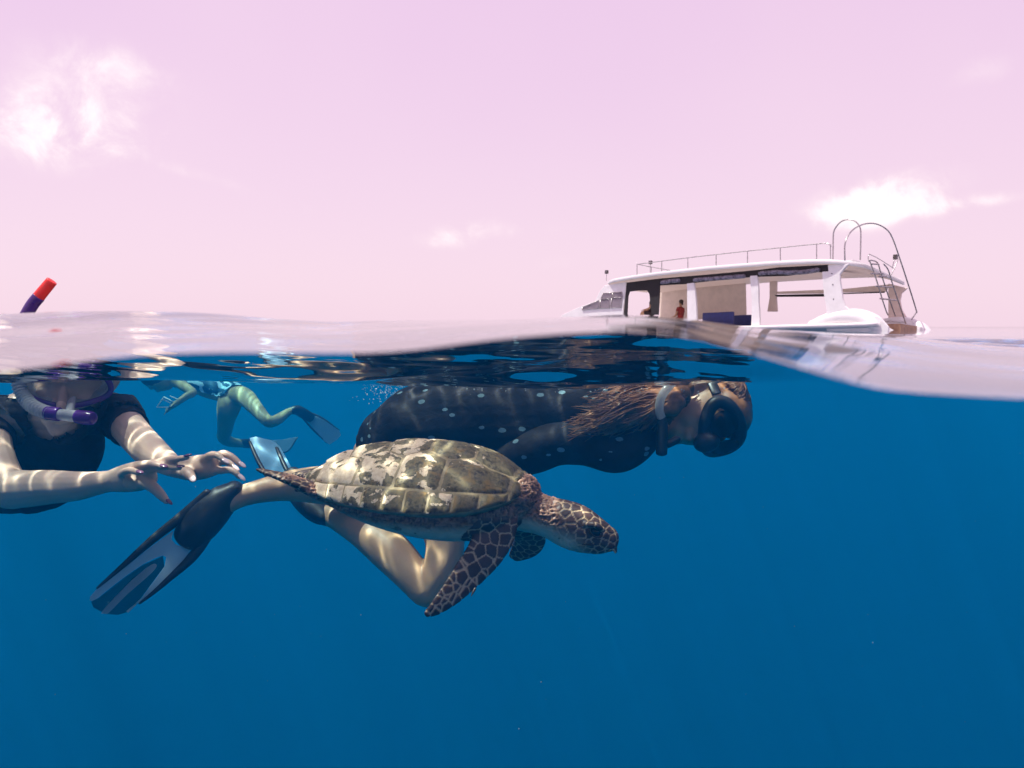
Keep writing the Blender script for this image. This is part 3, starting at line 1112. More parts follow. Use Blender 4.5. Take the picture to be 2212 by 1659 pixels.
hd_c, hd_up = Q(152, 822, 1.655), unit(UP + 0.18 * RT - 0.25 * FW)
hd_f = unit(-FW * 0.93 + RT * 0.35 - 0.2 * UP)
hd_f = unit(hd_f - hd_up * (hd_f @ hd_up))
hd_s = np.cross(hd_f, hd_up)
AX1 = np.array([hd_s, hd_f, hd_up])


def head_parts(c, AX, s=1.0):
    P = lambda x, y, z: np.asarray(c) + s * (np.array([x, y, z]) @ AX)
    return [ball(P(0, -0.012, 0.028), np.array([.075, .094, .088]) * s, AX, 24, 16),
            ball(P(0, 0.022, -0.02), np.array([.064, .066, .084]) * s, AX, 22, 14),
            ball(P(0, 0.050, -0.080), np.array([.034, .034, .032]) * s, AX, 16, 10),
            ball(P(0, 0.018, -0.070), np.array([.052, .050, .038]) * s, AX, 16, 10),
            tube([P(0, .078, .018), P(0, .090, -.002), P(0, .100, -.022)], np.array([.005, .008, .012]) * s, AX[0], 12, 4),
            ball(P(.014, .086, -.024), .0095 * s), ball(P(-.014, .086, -.024), .0095 * s),
            ball(P(.036, .066, -.014), np.array([.020, .018, .018]) * s, AX), ball(P(-.036, .066, -.014), np.array([.020, .018, .018]) * s, AX),
            tube([P(-.034, .074, .026), P(-.016, .084, .030), P(.016, .084, .030), P(.034, .074, .026)], np.array([.008, .009, .009, .008]) * s, AX[2], 10, 4),
            tube([P(-.022, .080, -.050), P(0, .090, -.047), P(.022, .080, -.050)], np.array([.005, .007, .005]) * s, AX[2], 10, 5),
            tube([P(-.020, .080, -.060), P(0, .089, -.061), P(.020, .080, -.060)], np.array([.005, .0075, .005]) * s, AX[2], 10, 5),
            tube([P(-.074, -.010, .020), P(-.084, -.018, .004), P(-.074, -.012, -.022)], np.array([.008, .010, .007]) * s, AX[1], 10, 4),
            tube([P(.074, -.010, .020), P(.084, -.018, .004), P(.074, -.012, -.022)], np.array([.008, .010, .007]) * s, AX[1], 10, 4)]


parts += head_parts(hd_c, AX1, 0.98)
hands = []
# nearer hand, palm down, fingers spread towards the turtle's tail
hands += [T([(236, 1040, 1.385, 23, 17), (268, 1034, 1.365, 30, 16), (300, 1028, 1.345, 33, 14), (326, 1020, 1.33, 29, 12)], n=18)]
near_f = [([(318, 1003, 1.325, 11), (345, 997, 1.31, 9.5), (366, 993, 1.295, 9), (386, 991, 1.285, 8.4), (404, 988, 1.277, 7)]),
          ([(322, 1013, 1.325, 11), (346, 1009, 1.31, 9.8), (362, 1008, 1.298, 9.2), (377, 1010, 1.29, 8.4), (388, 1011, 1.285, 7)]),
          ([(296, 1008, 1.33, 11.5), (312, 1003, 1.31, 10.5), (328, 1002, 1.297, 9.5), (341, 1005, 1.288, 8.8), (351, 1009, 1.284, 7)]),
          ([(262, 1024, 1.35, 10), (272, 1018, 1.322, 9.5), (283, 1016, 1.304, 9), (293, 1019, 1.292, 8.2), (300, 1022, 1.288, 6.8)])]
near_t = [(285, 1042, 1.345, 19), (312, 1042, 1.33, 15), (330, 1052, 1.318, 12.5), (346, 1067, 1.31, 11), (360, 1083, 1.305, 7.5)]
for f in near_f:
    hands.append(T([(a, b, c, r * .87, r * .87) for a, b, c, r in f], n=12))
hands.append(T([(a, b, c, r, r) for a, b, c, r in near_t], n=12))
# farther hand
hands += [T([(388, 1011, 1.435, 23, 16), (412, 1012, 1.415, 27, 15), (440, 1008, 1.395, 27, 14), (462, 1004, 1.38, 24, 12)], n=18)]
far_f = [([(440, 992, 1.385, 10.5), (456, 983, 1.362, 9.5), (471, 984, 1.348, 8.6), (484, 996, 1.342, 6.5)]),
         ([(462, 989, 1.395, 10.5), (481, 980, 1.385, 9.5), (498, 985, 1.375, 8.8), (511, 995, 1.37, 8), (520, 1004, 1.366, 6.5)]),
         ([(470, 1000, 1.41, 10), (486, 997, 1.41, 9), (498, 1003, 1.408, 8.2), (506, 1011, 1.406, 6.5)]),
         ([(462, 1016, 1.38, 11), (480, 1016, 1.365, 9.5), (496, 1015, 1.355, 9), (509, 1021, 1.35, 8.2), (518, 1031, 1.348, 6.5)])]
far_t = [(396, 1018, 1.41, 16), (402, 1020, 1.385, 13), (409, 1025, 1.37, 12), (416, 1034, 1.362, 9)]
for f in far_f:
    hands.append(T([(a, b, c, r * .87, r * .87) for a, b, c, r in f], n=12))
hands.append(T([(a, b, c, r, r) for a, b, c, r in far_t], n=12))
me1 = fuse(parts + hands, 0.0026, 3, reduce=0.3)
body1 = link('body', me1, SK1, p1)
U1, W1, D1_ = project(getco(me1))
for f in near_f:
    nail(p1, Q(*f[-1][:3]), Q(*f[-2][:3]), UP - 0.3 * FW, NAIL_D)
nail(p1, Q(*near_t[-1][:3]), Q(*near_t[-2][:3]), RT + 0.3 * UP - .4 * FW, NAIL_D)
for f in far_f:
    nail(p1, Q(*f[-1][:3]), Q(*f[-2][:3]), UP - 0.3 * FW, NAIL_L)
nail(p1, Q(*far_t[-1][:3]), Q(*far_t[-2][:3]), RT * .2 + 0.4 * UP - FW, NAIL_L, 0.0055)


def keep_shirt(V):
    u, v, d = project(V)
    k = (d > 1.60) & (d < 2.75)
    # sleeves end half-way down the upper arms
    for a_, b_, fr in ((Q(252, 893, 1.76), Q(322, 972, 1.56), .27), (Q(-22, 915, 1.76), Q(14, 1050, 1.56), .12)):
        ax_ = b_ - a_
        t_ = ((V - a_) @ ax_) / (ax_ @ ax_)
        k &= ~((t_ > fr) & (np.linalg.norm(V - a_ - t_[:, None] * ax_, axis=1) < .062))
    k &= v > 862
    # v-neck
    tri = (((u - 117) / 56) ** 2 + ((v - 888) / 60) ** 2 < 1) & (d < 1.79)
    k &= ~tri
    k &= ~((u > 95) & (u < 205) & (v < 880))
    return k


fold = lambda c: 0.006 * mnoise.noise(Vector((c[0] * 9, c[1] * 9, c[2] * 9))) + 0.004
ms = shell(me1, keep_shirt, 0.007, 't_shirt', 40, fold)
shirt = link('t_shirt', ms, BLACK_T, p1)
mesh('sleeve', *T([(236, 886, 1.79, 40, 42), (254, 897, 1.745, 43, 43), (271, 916, 1.70, 43, 43), (279, 926, 1.684, 43, 43)], n=28, capk=.05), BLACK_T, shirt)
mesh('sleeve', *T([(-20, 900, 1.79, 44, 44), (-19, 930, 1.745, 46, 46), (-16, 958, 1.70, 46, 46)], n=28, capk=.05), BLACK_T, shirt)
hairm = fuse([ball(hd_c + np.array([0, -0.03, 0.038]) @ AX1, (.086, .092, .094), AX1, 22, 14), T([(90, 830, 1.72, 22, 40), (84, 868, 1.76, 15, 30)]), T([(215, 830, 1.76, 18, 30), (205, 862, 1.78, 12, 24)])], 0.006, 4)
link('hair', hairm, HAIR_D, p1)
# mask: rim, lens, strap
mask = mesh('mask', *tube([hd_c + np.array([.082 * math.cos(t_), .100 - .035 * math.cos(t_) ** 2, .020 + .042 * math.sin(t_) - .012 * math.cos(t_) ** 4]) @ AX1 for t_ in np.linspace(0, 2 * math.pi, 40)],
                          [.0055] * 40, hd_f, 10, 2, cap=False), PURPLE, p1)
lensv = [hd_c + np.array([.078 * r_ * math.cos(t_), .104 - .035 * (r_ * math.cos(t_)) ** 2, .020 + .038 * r_ * math.sin(t_)]) @ AX1 for r_ in (0.0, .5, 1.0) for t_ in np.linspace(0, 2 * math.pi, 33)[:-1]]
Fl = [(i * 32 + j, i * 32 + (j + 1) % 32, (i + 1) * 32 + (j + 1) % 32, (i + 1) * 32 + j) for i in range(2) for j in range(32)]
mesh('lens', lensv, Fl, MGLASS, mask)
mesh('skirt', *tube([hd_c + np.array([.074 * math.cos(t_), .082 - .030 * math.cos(t_) ** 2, .016 + .042 * math.sin(t_)]) @ AX1 for t_ in np.linspace(0, 2 * math.pi, 40)],
                    [.011] * 40, hd_f, 10, 2, cap=False), CLEARP, mask)
mesh('strap', *tube([hd_c + np.array([.088 * math.cos(t_), .105 * math.sin(t_) - .01, .03]) @ AX1 for t_ in np.linspace(2.75, 2 * math.pi + .4, 30)],
                    [(.011, .0025)] * 30, hd_up, 10, 2), RUBBER, mask)
# snorkel: mouthpiece in front of the lips, clear ribbed hose, tube that leaves the water
snork = mesh('snorkel', *T([(64, 874, 1.545, 13), (47, 850, 1.55, 13), (38, 815, 1.555, 13), (33, 775, 1.56, 12.5), (36, 735, 1.56, 12.5), (46, 702, 1.56, 12)], n=18), CLEARP, p1)
rows = [(105, 893, 1.525), (86, 886, 1.53), (68, 876, 1.54), (54, 861, 1.547), (45, 845, 1.55), (39, 822, 1.553)]
for k, c in enumerate(spline(np.array([Q(*r) for r in rows]), 3)):
    d = spline(np.array([Q(*r) for r in rows]), 3)
    tg = unit(d[min(k + 1, len(d) - 1)] - d[max(k - 1, 0)])
    mesh('hose_ring', *tube([c - tg * .0022, c, c + tg * .0022], [.0112, .0140, .0112], FW, 16, 2), CLEARP, snork)
mesh('hose_clamp', *T([(101, 892, 1.525, 14.5), (128, 895, 1.522, 15)], n=18, capk=.2), PURPLE, snork)
mesh('valve_body', *T([(126, 895, 1.522, 12), (170, 900, 1.515, 13)], n=18, capk=.2), CLEARP, snork)
mesh('purge_valve', *T([(167, 900, 1.516, 14.5), (188, 902.5, 1.512, 15.5), (201, 904, 1.51, 14)], n=18, capk=.25), PURPLE, snork)
mesh('mouthpiece', *T([(150, 890, 1.525, 9, 9), (152, 878, 1.55, 12, 8), (154, 868, 1.575, 15, 8)], n=14), CLEARP, snork)
mesh('tube_collar', *T([(44, 705, 1.56, 12.6), (56, 682, 1.56, 12.8), (70, 658, 1.56, 12.8), (84, 641, 1.56, 12.8)], n=18, capk=.1), PURP_SOLID, snork)
mesh('tube_tip', *T([(82, 643, 1.56, 12.4), (96, 626, 1.56, 12), (112, 607, 1.56, 11.5)], n=18, capk=.15), RED, snork)

# ================================================================== swimmer in black, behind the turtle
p2 = thing('person', 'auburn-haired swimmer in dotted black swimwear floating face down behind the turtle', 'person', Q(950, 950, 2.15))
torso2 = T([(808, 975, 2.20, 42, 66), (850, 953, 2.19, 68, 100), (910, 930, 2.17, 87, 116), (1010, 916, 2.15, 92, 112), (1110, 914, 2.14, 94, 108), (1210, 906, 2.13, 86, 115), (1300, 900, 2.12, 80, 130), (1365, 897, 2.11, 66, 125), (1400, 898, 2.10, 48, 80)], n=28)
arm2 = T([(1385, 915, 2.02, 46, 44), (1365, 948, 1.985, 44, 40), (1322, 970, 1.975, 41, 38), (1262, 960, 1.98, 36, 34), (1195, 955, 2.0, 36, 34), (1130, 985, 2.02, 31, 28), (1090, 1000, 2.03, 27, 22)])
arm2b = T([(1390, 915, 2.22, 44, 44), (1350, 950, 2.27, 40, 40), (1270, 955, 2.27, 34, 34), (1180, 950, 2.26, 28, 28)])
thighA = T([(868, 968, 2.13, 66, 70), (925, 1065, 2.09, 57, 62), (960, 1160, 2.05, 44, 52), (951, 1232, 2.02, 39, 43), (926, 1280, 2.015, 32, 35)], n=20)
calfA = T([(917, 1274, 2.015, 35, 37), (884, 1234, 2.04, 40, 42), (842, 1190, 2.075, 44, 44), (790, 1150, 2.12, 38, 38), (735, 1122, 2.165, 27, 29), (700, 1106, 2.195, 22, 24), (670, 1078, 2.22, 21, 22), (645, 1045, 2.24, 17, 18)], n=20)
thighB = T([(862, 975, 2.27, 66, 66), (850, 1030, 2.24, 58, 60), (825, 1072, 2.18, 45, 48)], n=20)
calfB = T([(838, 1070, 2.18, 42, 44), (770, 1056, 2.14, 44, 44), (700, 1048, 2.10, 42, 42), (630, 1049, 2.06, 34, 35), (575, 1058, 2.03, 27, 29), (528, 1070, 2.005, 23.5, 25), (492, 1084, 1.985, 25, 26), (465, 1108, 1.975, 25, 20), (430, 1146, 1.966, 18, 10)], n=20)
neck2 = T([(1390, 905, 2.10, 48, 50), (1430, 903, 2.09, 42, 44), (1470, 900, 2.08, 42, 44)])
h2_up = unit(RT * 0.97 + UP * 0.20)
h2_f = unit(-FW * 0.80 - UP * 0.58)
h2_f = unit(h2_f - h2_up * (h2_f @ h2_up))
AX2 = np.array([np.cross(h2_f, h2_up), h2_f, h2_up])
h2_c = Q(1515, 893, 2.08)
me2 = fuse([torso2, arm2, arm2b, thighA, calfA, thighB, calfB, neck2] + head_parts(h2_c, AX2, 1.0), 0.0045, 5)
link('body', me2, SK2, p2)


def keep_suit(V):
    u, v, d = project(V)
    k = (u > 775) & (u < 1418)
    low = (v > 1000 + (u - 780) * 0.12) & (u < 1040)
    return k & ~low & ~((u < 800) & (v > 985))


fold2 = lambda c: 0.015 * mnoise.noise(Vector((c[0] * 7, c[1] * 7, c[2] * 13))) + 0.005
suit = shell(me2, keep_suit, 0.008, 'swimwear', 8, fold2)
swimwear = link('swimwear', suit, DOTTED, p2)
mesh('care_label', *slab([(1026, 862), (1037, 863), (1036, 882), (1026, 881)], 2.055, .001), plain('white_label', (0.8, 0.8, 0.8), 0.6), swimwear)
mesh('drawstring', *T([(1128, 868, 2.035, 1.2), (1102, 905, 2.02, 1.2), (1072, 945, 2.02, 1.4), (1048, 985, 2.02, 1.6)], n=6), plain('grey_cord', (0.28, 0.27, 0.28), 0.7), swimwear)
# hair: cap over the skull and loose strands streaming back along the neck
cap2 = fuse([ball(h2_c + np.array([0, -0.034, 0.040]) @ AX2, (.084, .090, .086), AX2, 26, 18),
             ball(h2_c + np.array([0, 0.020, 0.068]) @ AX2, (.070, .066, .056), AX2, 20, 14)], 0.0045, 4)
hair = link('hair', cap2, HAIR, p2)
rh = np.random.RandomState(3)
HV, HF, ho = [], [], 0


def flow(st, lenh, k, amp=1.0):
    """one lock of hair drifting back along the neck, lying just under the surface"""
    drop = 0.10 * (st[2] + 0.10) + rh.normal(0, .03)
    drift = unit(-RT + UP * (-.06 + drop) - FW * rh.uniform(.10, .30))
    ph = rh.uniform(0, 6.28)
    pts = []
    for q in range(7):
        t_ = q / 6
        wv = np.array([0, math.cos(t_ * 5 + ph) * .008, math.sin(t_ * 6 + ph) * .009]) * t_ * amp
        p_ = st + drift * lenh * t_ + wv + np.array([0, 0, -0.02 * t_ * t_])
        p_[2] = min(p_[2], -0.012 - .01 * rh.rand())
        pts.append(p_)
    return pts


def root_pt():
    # along the hairline from the temple down behind the ear
    a_ = rh.uniform(0, 1)
    return Q(1492 - 50 * a_ + rh.normal(0, 5), 832 + 72 * a_ + rh.normal(0, 6), 2.01 - .075 * math.sin(a_ * 2.6) + rh.uniform(0, .03))


locks = []
for k in range(30):
    locks.append(tube(flow(root_pt(), rh.uniform(.07, .19), k), [(.016, .010), (.017, .010), (.016, .009), (.014, .008), (.011, .006), (.007, .004), (.002, .002)], UP, 10, 2))
link('locks', fuse(locks, .0035, 2), HAIR, hair)
for k in range(900):
    v_, f_ = tube(flow(root_pt(), rh.uniform(.05, .27), k, 1.8), [.0014, .0016, .0016, .0014, .0012, .0009, .0004], FW, 4, 1, cap=False)
    HV.append(v_); HF += [tuple(i + ho for i in f) for f in f_]; ho += len(v_)
for k in range(620):
    # hair combed back over the skull
    ph = rh.uniform(-1.45, 1.45)
    t0, t1 = rh.uniform(.55, .9), rh.uniform(2.0, 3.1)
    pts = []
    for q in range(7):
        t_ = t0 + (t1 - t0) * q / 6
        e_ = np.array([.085 * math.sin(ph + .05 * math.sin(3 * t_ + k)), .093 * math.cos(t_) * math.cos(ph) + .02 * (t_ < 1.2), .090 * math.sin(t_) * math.cos(ph) ** .5]) * rh.uniform(1.0, 1.02)
        pts.append(h2_c + (np.array([0, -.034, .040]) + e_) @ AX2)
    v_, f_ = tube(pts, [.0012, .0022, .0024, .0024, .0022, .0018, .0008], UP, 4, 1, cap=False)
    HV.append(v_); HF += [tuple(i + ho for i in f) for f in f_]; ho += len(v_)
strands = mesh('strands', np.vstack(HV), HF, HAIR, hair)
strands['kind'] = 'stuff'
# mask
mk = fuse([tube([h2_c + np.array([.080 * math.cos(t_), .094 - .030 * math.cos(t_) ** 2, .024 + .046 * math.sin(t_)]) @ AX2 for t_ in np.linspace(0, 2 * math.pi, 30)], [.017] * 30, h2_f, 12, 2, cap=False),
           ball(h2_c + np.array([0, .112, -.022]) @ AX2, (.026, .026, .034), AX2, 16, 12)], 0.004, 4)
mask2 = link('mask', mk, RUBBER, p2)
for sx in (-1, 1):
    lv = [h2_c + np.array([sx * (.037 + .033 * r_ * math.cos(t_)), .113 - .030 * (.5 + .4 * r_ * math.cos(t_)) ** 2, .026 + .036 * r_ * math.sin(t_)]) @ AX2 for r_ in (0.0, .5, 1.0) for t_ in np.linspace(0, 2 * math.pi, 25)[:-1]]
    Fl = [(i * 24 + j, i * 24 + (j + 1) % 24, (i + 1) * 24 + (j + 1) % 24, (i + 1) * 24 + j) for i in range(2) for j in range(24)]
    mesh('lens', lv, Fl, LENS, mask2)
mesh('strap', *tube([h2_c + np.array([.092 * math.cos(t_), .112 * math.sin(t_) - .014, .03]) @ AX2 for t_ in np.linspace(2.7, 2 * math.pi + .45, 30)], [(.012, .003)] * 30, h2_up, 10, 2), RUBBER, mask2)
# snorkel held at her cheek
sn2 = mesh('snorkel', *T([(1429, 979, 1.925, 12.5), (1430, 950, 1.925, 13), (1431, 922, 1.925, 12), (1430, 903, 1.925, 11)], n=16, capk=.5), RUBBER, p2)
mesh('tube', *T([(1430, 906, 1.925, 9.5), (1424, 885, 1.915, 9.5), (1428, 860, 1.912, 9.5), (1442, 838, 1.920, 9.5), (1466, 812, 1.940, 9.5), (1486, 780, 1.950, 9.5), (1498, 752, 1.950, 9.5)], n=14), STEEL_C, sn2)
mesh('mouthpiece', *T([(1431, 962, 1.925, 10), (1445, 958, 1.930, 9), (1462, 950, 1.945, 9)], n=12), RUBBER, sn2)


# --- fins
def finB_depth(u, v):
    # the blade lies in a plane that comes a little towards the camera at its tip
    return 1.955 - (410 - u) * 0.00045


fin = link('swim_fin', fuse([
    T([(506, 1060, 2.0, 22, 34), (484, 1078, 1.99, 33, 38), (455, 1106, 1.975, 41, 36), (425, 1138, 1.962, 42, 30), (402, 1164, 1.955, 32, 18)], n=22),
    T([(392, 1166, 1.952, 12, 8), (402, 1168, 1.952, 14, 9), (412, 1172, 1.952, 12, 8)])], 0.004, 4), RUBBER, p2)
mesh('rail', *T([(448, 1066, 1.965, 10, 9), (415, 1096, 1.955, 11, 9), (386, 1121, 1.945, 11, 9), (330, 1165, 1.92, 9, 8), (270, 1218, 1.892, 6, 6), (211, 1270, 1.866, 3, 4)], n=12), RUBBER, fin)
mesh('rail', *T([(462, 1128, 1.968, 10, 9), (444, 1164, 1.965, 11, 9), (414, 1204, 1.955, 11, 8), (372, 1243, 1.938, 8, 7), (333, 1278, 1.92, 5, 5), (302, 1303, 1.906, 2.5, 3)], n=12), RUBBER, fin)
blade_o = [(374, 1147), (330, 1178), (270, 1226), (209, 1273), (195, 1289), (194, 1296), (199, 1298), (212, 1291), (240, 1268), (270, 1245), (308, 1219), (335, 1205), (352, 1199.5), (360, 1203), (356, 1224), (337, 1250),
           (304, 1294), (286, 1309), (272, 1320), (277, 1323), (294, 1306), (347, 1260), (391, 1216), (415, 1183), (395, 1182), (379, 1176), (370, 1165)]
mesh('blade', *slab(blade_o, finB_depth, .006), BLADE, fin, smooth=False)
mid_o = smooth_poly([(338, 1220), (327, 1220), (294, 1245), (258, 1280), (221, 1320), (225, 1325), (236, 1322), (274, 1284), (313, 1250), (333, 1231)], 3)
mesh('blade_centre', *slab(mid_o, finB_depth, .007), BLADE, fin, smooth=False)
mesh('membrane', *slab([(352, 1201), (308, 1221), (270, 1247), (213, 1292), (197, 1300), (202, 1312), (228, 1326), (255, 1328), (274, 1322), (303, 1293), (336, 1249), (355, 1224)], lambda u, v: finB_depth(u, v) + .0005, .0025), MEMBR, fin, smooth=False)

finA = link('swim_fin', fuse([
    T([(712, 1118, 2.185, 20, 32), (690, 1104, 2.20, 28, 36), (664, 1080, 2.22, 30, 34), (640, 1050, 2.245, 28, 24), (625, 1026, 2.26, 24, 14)], n=22)], 0.004, 4), RUBBER, p2)


def finA_depth(u, v):
    return 2.26 + (1030 - v) * 0.0016


CAUSB = clear_mat('sky_blue_blade_plastic', (0.02, 0.34, 0.62), 0.88, 0.35)
mesh('blade', *slab([(640, 1030), (626, 1005), (606, 968), (596, 958), (584, 952), (572, 950), (553, 945), (540, 948), (541, 956), (556, 990), (570, 1014), (590, 1045), (620, 1050)], finA_depth, .007), CAUSB, finA, smooth=False)
mesh('rail', *T([(632, 1042, 2.255, 6, 6), (612, 1000, 2.30, 5, 6), (598, 968, 2.355, 3.5, 4)], n=10), RUBBER, finA)
mesh('rail', *T([(594, 1050, 2.24, 6, 6), (562, 1004, 2.30, 5, 6), (540, 956, 2.375, 3.5, 4)], n=10), RUBBER, finA)

# ================================================================== swimmer far off in the blue
p3 = thing('person', 'far swimmer in a blue patterned swimsuit, hazy in the water, kicking with one knee bent', 'person', Q(470, 860, 5.5))
DF = 5.4
t3 = [T([(384, 826, DF, 13, 17), (415, 829, DF, 19, 26), (450, 838, DF, 22, 24), (478, 846, DF, 22, 24), (502, 852, DF, 26, 30), (514, 856, DF, 18, 24)], n=22),
      T([(500, 858, DF - .05, 26, 26), (494, 880, DF - .1, 25, 25), (489, 905, DF - .05, 19, 20), (486, 928, DF, 16, 16), (484, 945, DF + .1, 14, 14), (500, 955, DF + .3, 11, 11), (525, 958, DF + .5, 8, 9)]),
      T([(512, 850, DF - .1, 20, 22), (532, 860, DF - .2, 20, 20), (552, 882, DF - .35, 16, 17), (572, 904, DF - .45, 13, 14), (582, 912, DF - .45, 12, 12), (600, 906, DF - .35, 12, 12), (620, 892, DF - .25, 9, 9), (636, 884, DF - .2, 7, 8)]),
      T([(383, 823, DF - .1, 12, 12), (396, 834, DF - .2, 11, 11), (416, 848, DF - .3, 9.5, 9.5), (404, 855, DF - .35, 8, 8), (384, 869, DF - .4, 7, 7), (368, 881, DF - .42, 5.5, 4.5), (360, 887, DF - .44, 5, 3)]),
      T([(372, 826, DF + .1, 11, 11), (356, 822, DF + .05, 11, 11)])]
for k in range(4):
    t3.append(T([(362, 886 + k * 1.4, DF - .43, 2, 2), (357 - k * .8, 890 + k * 2, DF - .45, 1.8, 1.8), (354 + k, 895 + k * 2, DF - .45, 1.3, 1.3)], n=8))
t3.append(T([(366, 880, DF - .43, 2.2, 2.2), (361, 877, DF - .46, 1.7, 1.7)], n=8))
A3u, A3f = unit(-RT + .1 * UP), unit(-UP - .35 * FW)
A3f = unit(A3f - A3u * (A3f @ A3u))
me3 = fuse(t3 + head_parts(Q(342, 815, DF + .03), np.array([np.cross(A3f, A3u), A3f, A3u]), 0.98), 0.009, 4)
link('body', me3, SK3, p3)


def keep3(V):
    u, v, d = project(V)
    k = (u > 402) & (u < 522) & (v < 848 + (u - 440) * .28) & (d > DF - .14)
    return k & ~((u < 425) & (v > 842)) & ~((u > 505) & (v > 850))


link('swimsuit', shell(me3, keep3, 0.008, 'swimsuit', 6), BLUE_SUIT, p3)
link('hair', fuse([ball(Q(337, 811, DF + .03), (.11, .10, .085)), T([(350, 814, DF, 10, 12), (372, 816, DF, 7, 10)])], .01, 3), HAIR_D, p3)
f3 = link('swim_fin', fuse([T([(628, 888, DF - .22, 8, 9), (642, 886, DF - .2, 11, 10), (662, 897, DF - .15, 12, 8), (680, 908, DF - .1, 10, 4)])], .008, 3), RUBBER, p3)
mesh('blade', *slab([(668, 894), (690, 902), (715, 917), (733, 930), (736, 940), (728, 950), (712, 960), (700, 953), (684, 935), (670, 915)], DF - .12, .012), BLADE, f3, smooth=False)
mesh('rail', *T([(660, 888, DF - .14, 2.5), (696, 903, DF - .13, 2), (733, 929, DF - .12, 1)], n=8), RUBBER, f3)
mesh('rail', *T([(656, 905, DF - .14, 2.5), (676, 928, DF - .13, 2), (706, 957, DF - .12, 1)], n=8), RUBBER, f3)
f3b = link('swim_fin', fuse([T([(512, 956, DF + .4, 8, 9), (535, 958, DF + .55, 11, 8), (560, 960, DF + .7, 9, 4)])], .008, 3), RUBBER, p3)
mesh('blade', *slab([(552, 952), (610, 950), (642, 944), (636, 956), (616, 977), (552, 970)], lambda u, v: DF + .65 + (u - 552) * .004, .012), BLADE, f3b, smooth=False)
mesh('rail', *T([(560, 968, DF + .7, 2.5), (616, 977, DF + .9, 1.6), (643, 945, DF + 1.0, 1.2)], n=8), RUBBER, f3b)
plate = thing('open_frame', 'pale angular open frame held in the hand of the far swimmer', 'frame', Q(362, 872, DF - .45))
PAL = plain('pale_plastic', (0.75, 0.80, 0.80), 0.4)
for pts in ([(339, 880), (351, 862), (370, 872), (364, 880), (339, 880)], [(351, 862), (354, 858), (374, 868), (370, 872)], [(368, 856), (384, 863)]):
    for a_, b_ in zip(pts[:-1], pts[1:]):
        mesh('bar', *T([(*a_, DF - .46, 1.5), (*b_, DF - .46, 1.5)], n=8, sub=2), PAL, plate)
# ------------------------------------------------------------------ tour boat
BR0, BR1 = Q(1846, 559, 27.0), Q(1290, 609.5, 36.0)
bx_ = unit(BR1 - BR0)
by_ = unit(np.cross([0, 0, 1.0], bx_)) * -1          # towards the far side
by_ = unit(by_ * math.cos(math.radians(4)) - np.array([0, 0, 1.0]) * math.sin(math.radians(4)))
bz_ = np.cross(by_, bx_)
bz_ = bz_ if bz_[2] > 0 else -bz_
BL = np.linalg.norm(BR1 - BR0)
BW_ = 4.3
SEAZ = -BR0[2] / bz_[2]                               # local height of the sea at the stern


def B(x, y, z):
    return BR0 + bx_ * x + by_ * y + bz_ * z


def ray(u, v):
    return FW + RT * (u - CU) / F - UP * (v - CV) / F


def on_y(u, v, y):
    """local (x, z) where a picture direction meets the boat's lengthwise plane at y"""
    d = ray(u, v)
    t = (y + (BR0 - EYE) @ by_) / (d @ by_)
    p = EYE + t * d - BR0
    return p @ bx_, p @ bz_


def on_x(u, v, x):
    d = ray(u, v)
    t = (x + (BR0 - EYE) @ bx_) / (d @ bx_)
    p = EYE + t * d - BR0
    return p @ by_, p @ bz_


def r2(x, y):
    return 1209.7 + .1953 * x, 570.3 + .1953 * y


def r3(x, y):
    return 1598.5 + .1953 * x, 457.96 + .1953 * y


GEL = plain('white_gelcoat', (0.80, 0.78, 0.78), 0.35, var=0.05, scale=3)
LINER = plain('bounce_warm_liner', (0.80, 0.66, 0.58), 0.6, var=0.06, scale=3)  # warm reflected light put into the colour of liner and far-side parts
STEEL = plain('stainless_steel', (0.42, 0.40, 0.40), 0.3, metal=0.8, var=0.1, scale=6)
CANVAS = plain('black_canvas', (0.018, 0.016, 0.02), 0.8, var=0.3, scale=8)
VINYL = plain('rolled_clear_vinyl', (0.16, 0.15, 0.20), 0.3, var=0.5, scale=9)


def grp_mat(name, colr, thru):
    """fibreglass skin that lets some daylight glow through"""
    def b(t, m):
        co = t.n('ShaderNodeTexCoord').outputs['Object']
        c = t.mix(t.noise(co, 2.0, 3), tuple(x * .95 for x in colr), colr)
        p = t.n('ShaderNodeBsdfPrincipled', {'Base Color': c, 'Roughness': 0.4})
        tl = t.n('ShaderNodeBsdfTranslucent', {'Color': c})
        mx = t.n('ShaderNodeMixShader', {0: thru, 1: p.outputs[0], 2: tl.outputs[0]})
        t.n('ShaderNodeOutputMaterial', {'Surface': mx.outputs[0]})
    return mat(name, b)


GRP = grp_mat('roof_fibreglass', (0.88, 0.87, 0.88), 0.3)
GRPL = grp_mat('ceiling_fibreglass', (0.88, 0.74, 0.66), 0.5)  # peach bounce from the deck painted into the ceiling colour
GLASS = clear_mat('cabin_glass', (0.55, 0.50, 0.55), 0.45, 0.05)
SEATB = plain('blue_seat_vinyl', (0.02, 0.03, 0.16), 0.5, var=0.2, scale=8)
TEAK = plain('teak', (0.40, 0.24, 0.15), 0.6, var=0.25, scale=12)

boat = thing('tour_boat', 'white flat-roofed tour boat with open sides, roof railing and stern ladder', 'boat', B(BL / 2, BW_ / 2, SEAZ))


def bevel(o, w=0.02, seg=2):
    m = o.modifiers.new('bevel', 'BEVEL')
    m.width = w
    m.segments = seg
    m.limit_method = 'ANGLE'
    return o


